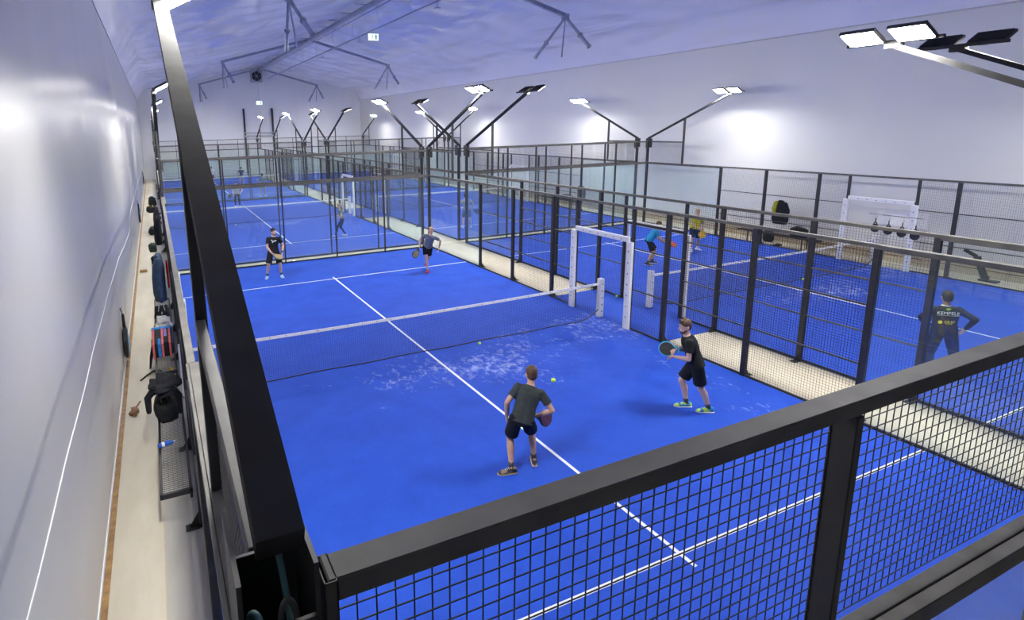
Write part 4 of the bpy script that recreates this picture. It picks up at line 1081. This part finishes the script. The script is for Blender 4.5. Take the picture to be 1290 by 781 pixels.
# right side: jacket, bag, hanging rackets, notice
t = hung_jacket('yellow and black jacket hanging on the right fence of the nearest right court', 21.98, 13.45, 1.82, blk_shirt, blk_shirt, 1, .98, 7)
build('yellow_panel', MB().capsule([(-.07, .13, .84), (-.10, .17, .60), (-.10, .17, .40)], [.07, .085, .06], 10), yellowsh, t, smooth=True)
hung_jacket('dark jacket hanging on the right fence of the middle right court', 21.98, 24.95, 1.44, dk_shirt, blk_shirt, 1, .95, 8)
bag('black holdall standing on the bench behind the right fence', (22.17, 12.75, .455), (.14, .33, .22), blk_shirt, racket_blk, 51)
bag('black rucksack standing on the floor under the yellow and black jacket', (22.58, 14.2, 0), (.14, .18, .28), blk_shirt, racket_blk, 52, name='rucksack')
shoe_pair('black shoes under the bench behind the right fence', 22.0, 13.4, 0, blk_shirt, 2.9)
bag('dark holdall on the bench behind the middle right court', (22.15, 26.4, .455), (.15, .6, .16), dk_shirt, racket_blk, 53)
shoe_pair('dark shoes on the floor behind the right fence of the middle right court', 22.0, 25.2, 0, blk_shirt, 2.9)
for k, (y, z, nm) in enumerate(((9.98, 1.55, 'farthest left of the four'), (9.60, 1.52, 'second from the left of the four'), (9.22, 1.50, 'third from the left of the four'), (8.86, 1.47, 'rightmost of the four'))):
    t = racket(f'black racket hanging at the right fence, {nm}', (21.612, y, z), (0, 0, -1), (1, .1, 0), dots_blk, racket_blk)
    t['group'] = 'rackets hanging at the right fence'
t = thing('racket_rack', 'thin black rail carrying four hanging rackets at the right court gateway', 'rack', (21.612, 8.7, 1.60)); build('rail', MB().tube([(0, 0, .16), (0, 1.5, .16)], .008, 6), black, t); build('end_clip', MB().tube([(0, .0, .16), (.085, 0, .16)], .006, 6), black, t); build('end_clip', MB().tube([(0, 1.5, .16), (.085, 1.5, .16)], .006, 6), black, t)
t = thing('notice_board', 'pale notice board with a faint line of print on the right wall behind the gateway', 'notice', (XR, 9.9, 1.45)); build('board', MB().bbox((-.02, -.75, -.22), (-.002, .75, .3), .004), whitepad, t)
b = MB(); x = -.45; rn = random.Random(4)
while x < .55:
    w2 = rn.uniform(.03, .07); b.box((-.0225, x, .08), (-.0202, x+w2, .11)); x += w2+.018
build('faint_print', b, greybox, t)

t = thing('bench_end', 'black bench end with a slanted leg behind the right fence', 'bench end', (22.42, 7.3, 0))  # slanted end of a bench, built as a separate piece
build('upright', MB().bar((0, .62, .86), (0, .30, .70), .05, .10).bar((0, .30, .70), (0, .02, .03), .05, .17), black, t)
build('foot', MB().bbox((-.12, -.28, 0), (.12, .16, .05), .01).bbox((-.05, -.05, .05), (.05, .12, .16), .01), black, t)


# ------------------------------------------------------------------ world, camera, view
w = bpy.data.worlds.new('World'); sc.world = w; w.use_nodes = True
w.node_tree.nodes['Background'].inputs[0].default_value = (.05, .05, .06, 1)
w.node_tree.nodes['Background'].inputs[1].default_value = .3

cam = bpy.data.cameras.new('Camera'); co = bpy.data.objects.new('Camera', cam); C.objects.link(co); sc.camera = co
F = 725.07; W, H = 1290.0, 781.0
cam.sensor_fit = 'HORIZONTAL'; cam.sensor_width = 36.0; cam.lens = F*36.0/W
cam.shift_x = 132.21/W; cam.shift_y = -89.54/W
cam.clip_start = .05; cam.clip_end = 300
yaw, pit, rol = .4087, .194, -.0221
f = V((math.sin(yaw)*math.cos(pit), math.cos(yaw)*math.cos(pit), -math.sin(pit)))
r = V((math.cos(yaw), -math.sin(yaw), 0)); u = r.cross(f)
r2 = r*math.cos(rol)+u*math.sin(rol); u2 = -r*math.sin(rol)+u*math.cos(rol)
co.matrix_world = Matrix(((r2.x, u2.x, -f.x, -.1631), (r2.y, u2.y, -f.y, -1.0901), (r2.z, u2.z, -f.z, 4.9642), (0, 0, 0, 1)))

sc.view_settings.view_transform = 'Standard'; sc.view_settings.look = 'None'
sc.view_settings.gamma = 1.0; sc.view_settings.use_curve_mapping = False
sc.view_settings.exposure = 0.0
sc.cycles.transparent_max_bounces = 40
sc.cycles.max_bounces = 8; sc.cycles.diffuse_bounces = 5; sc.cycles.glossy_bounces = 4
sc.cycles.sample_clamp_indirect = 20.0
sc.cycles.use_denoising = True
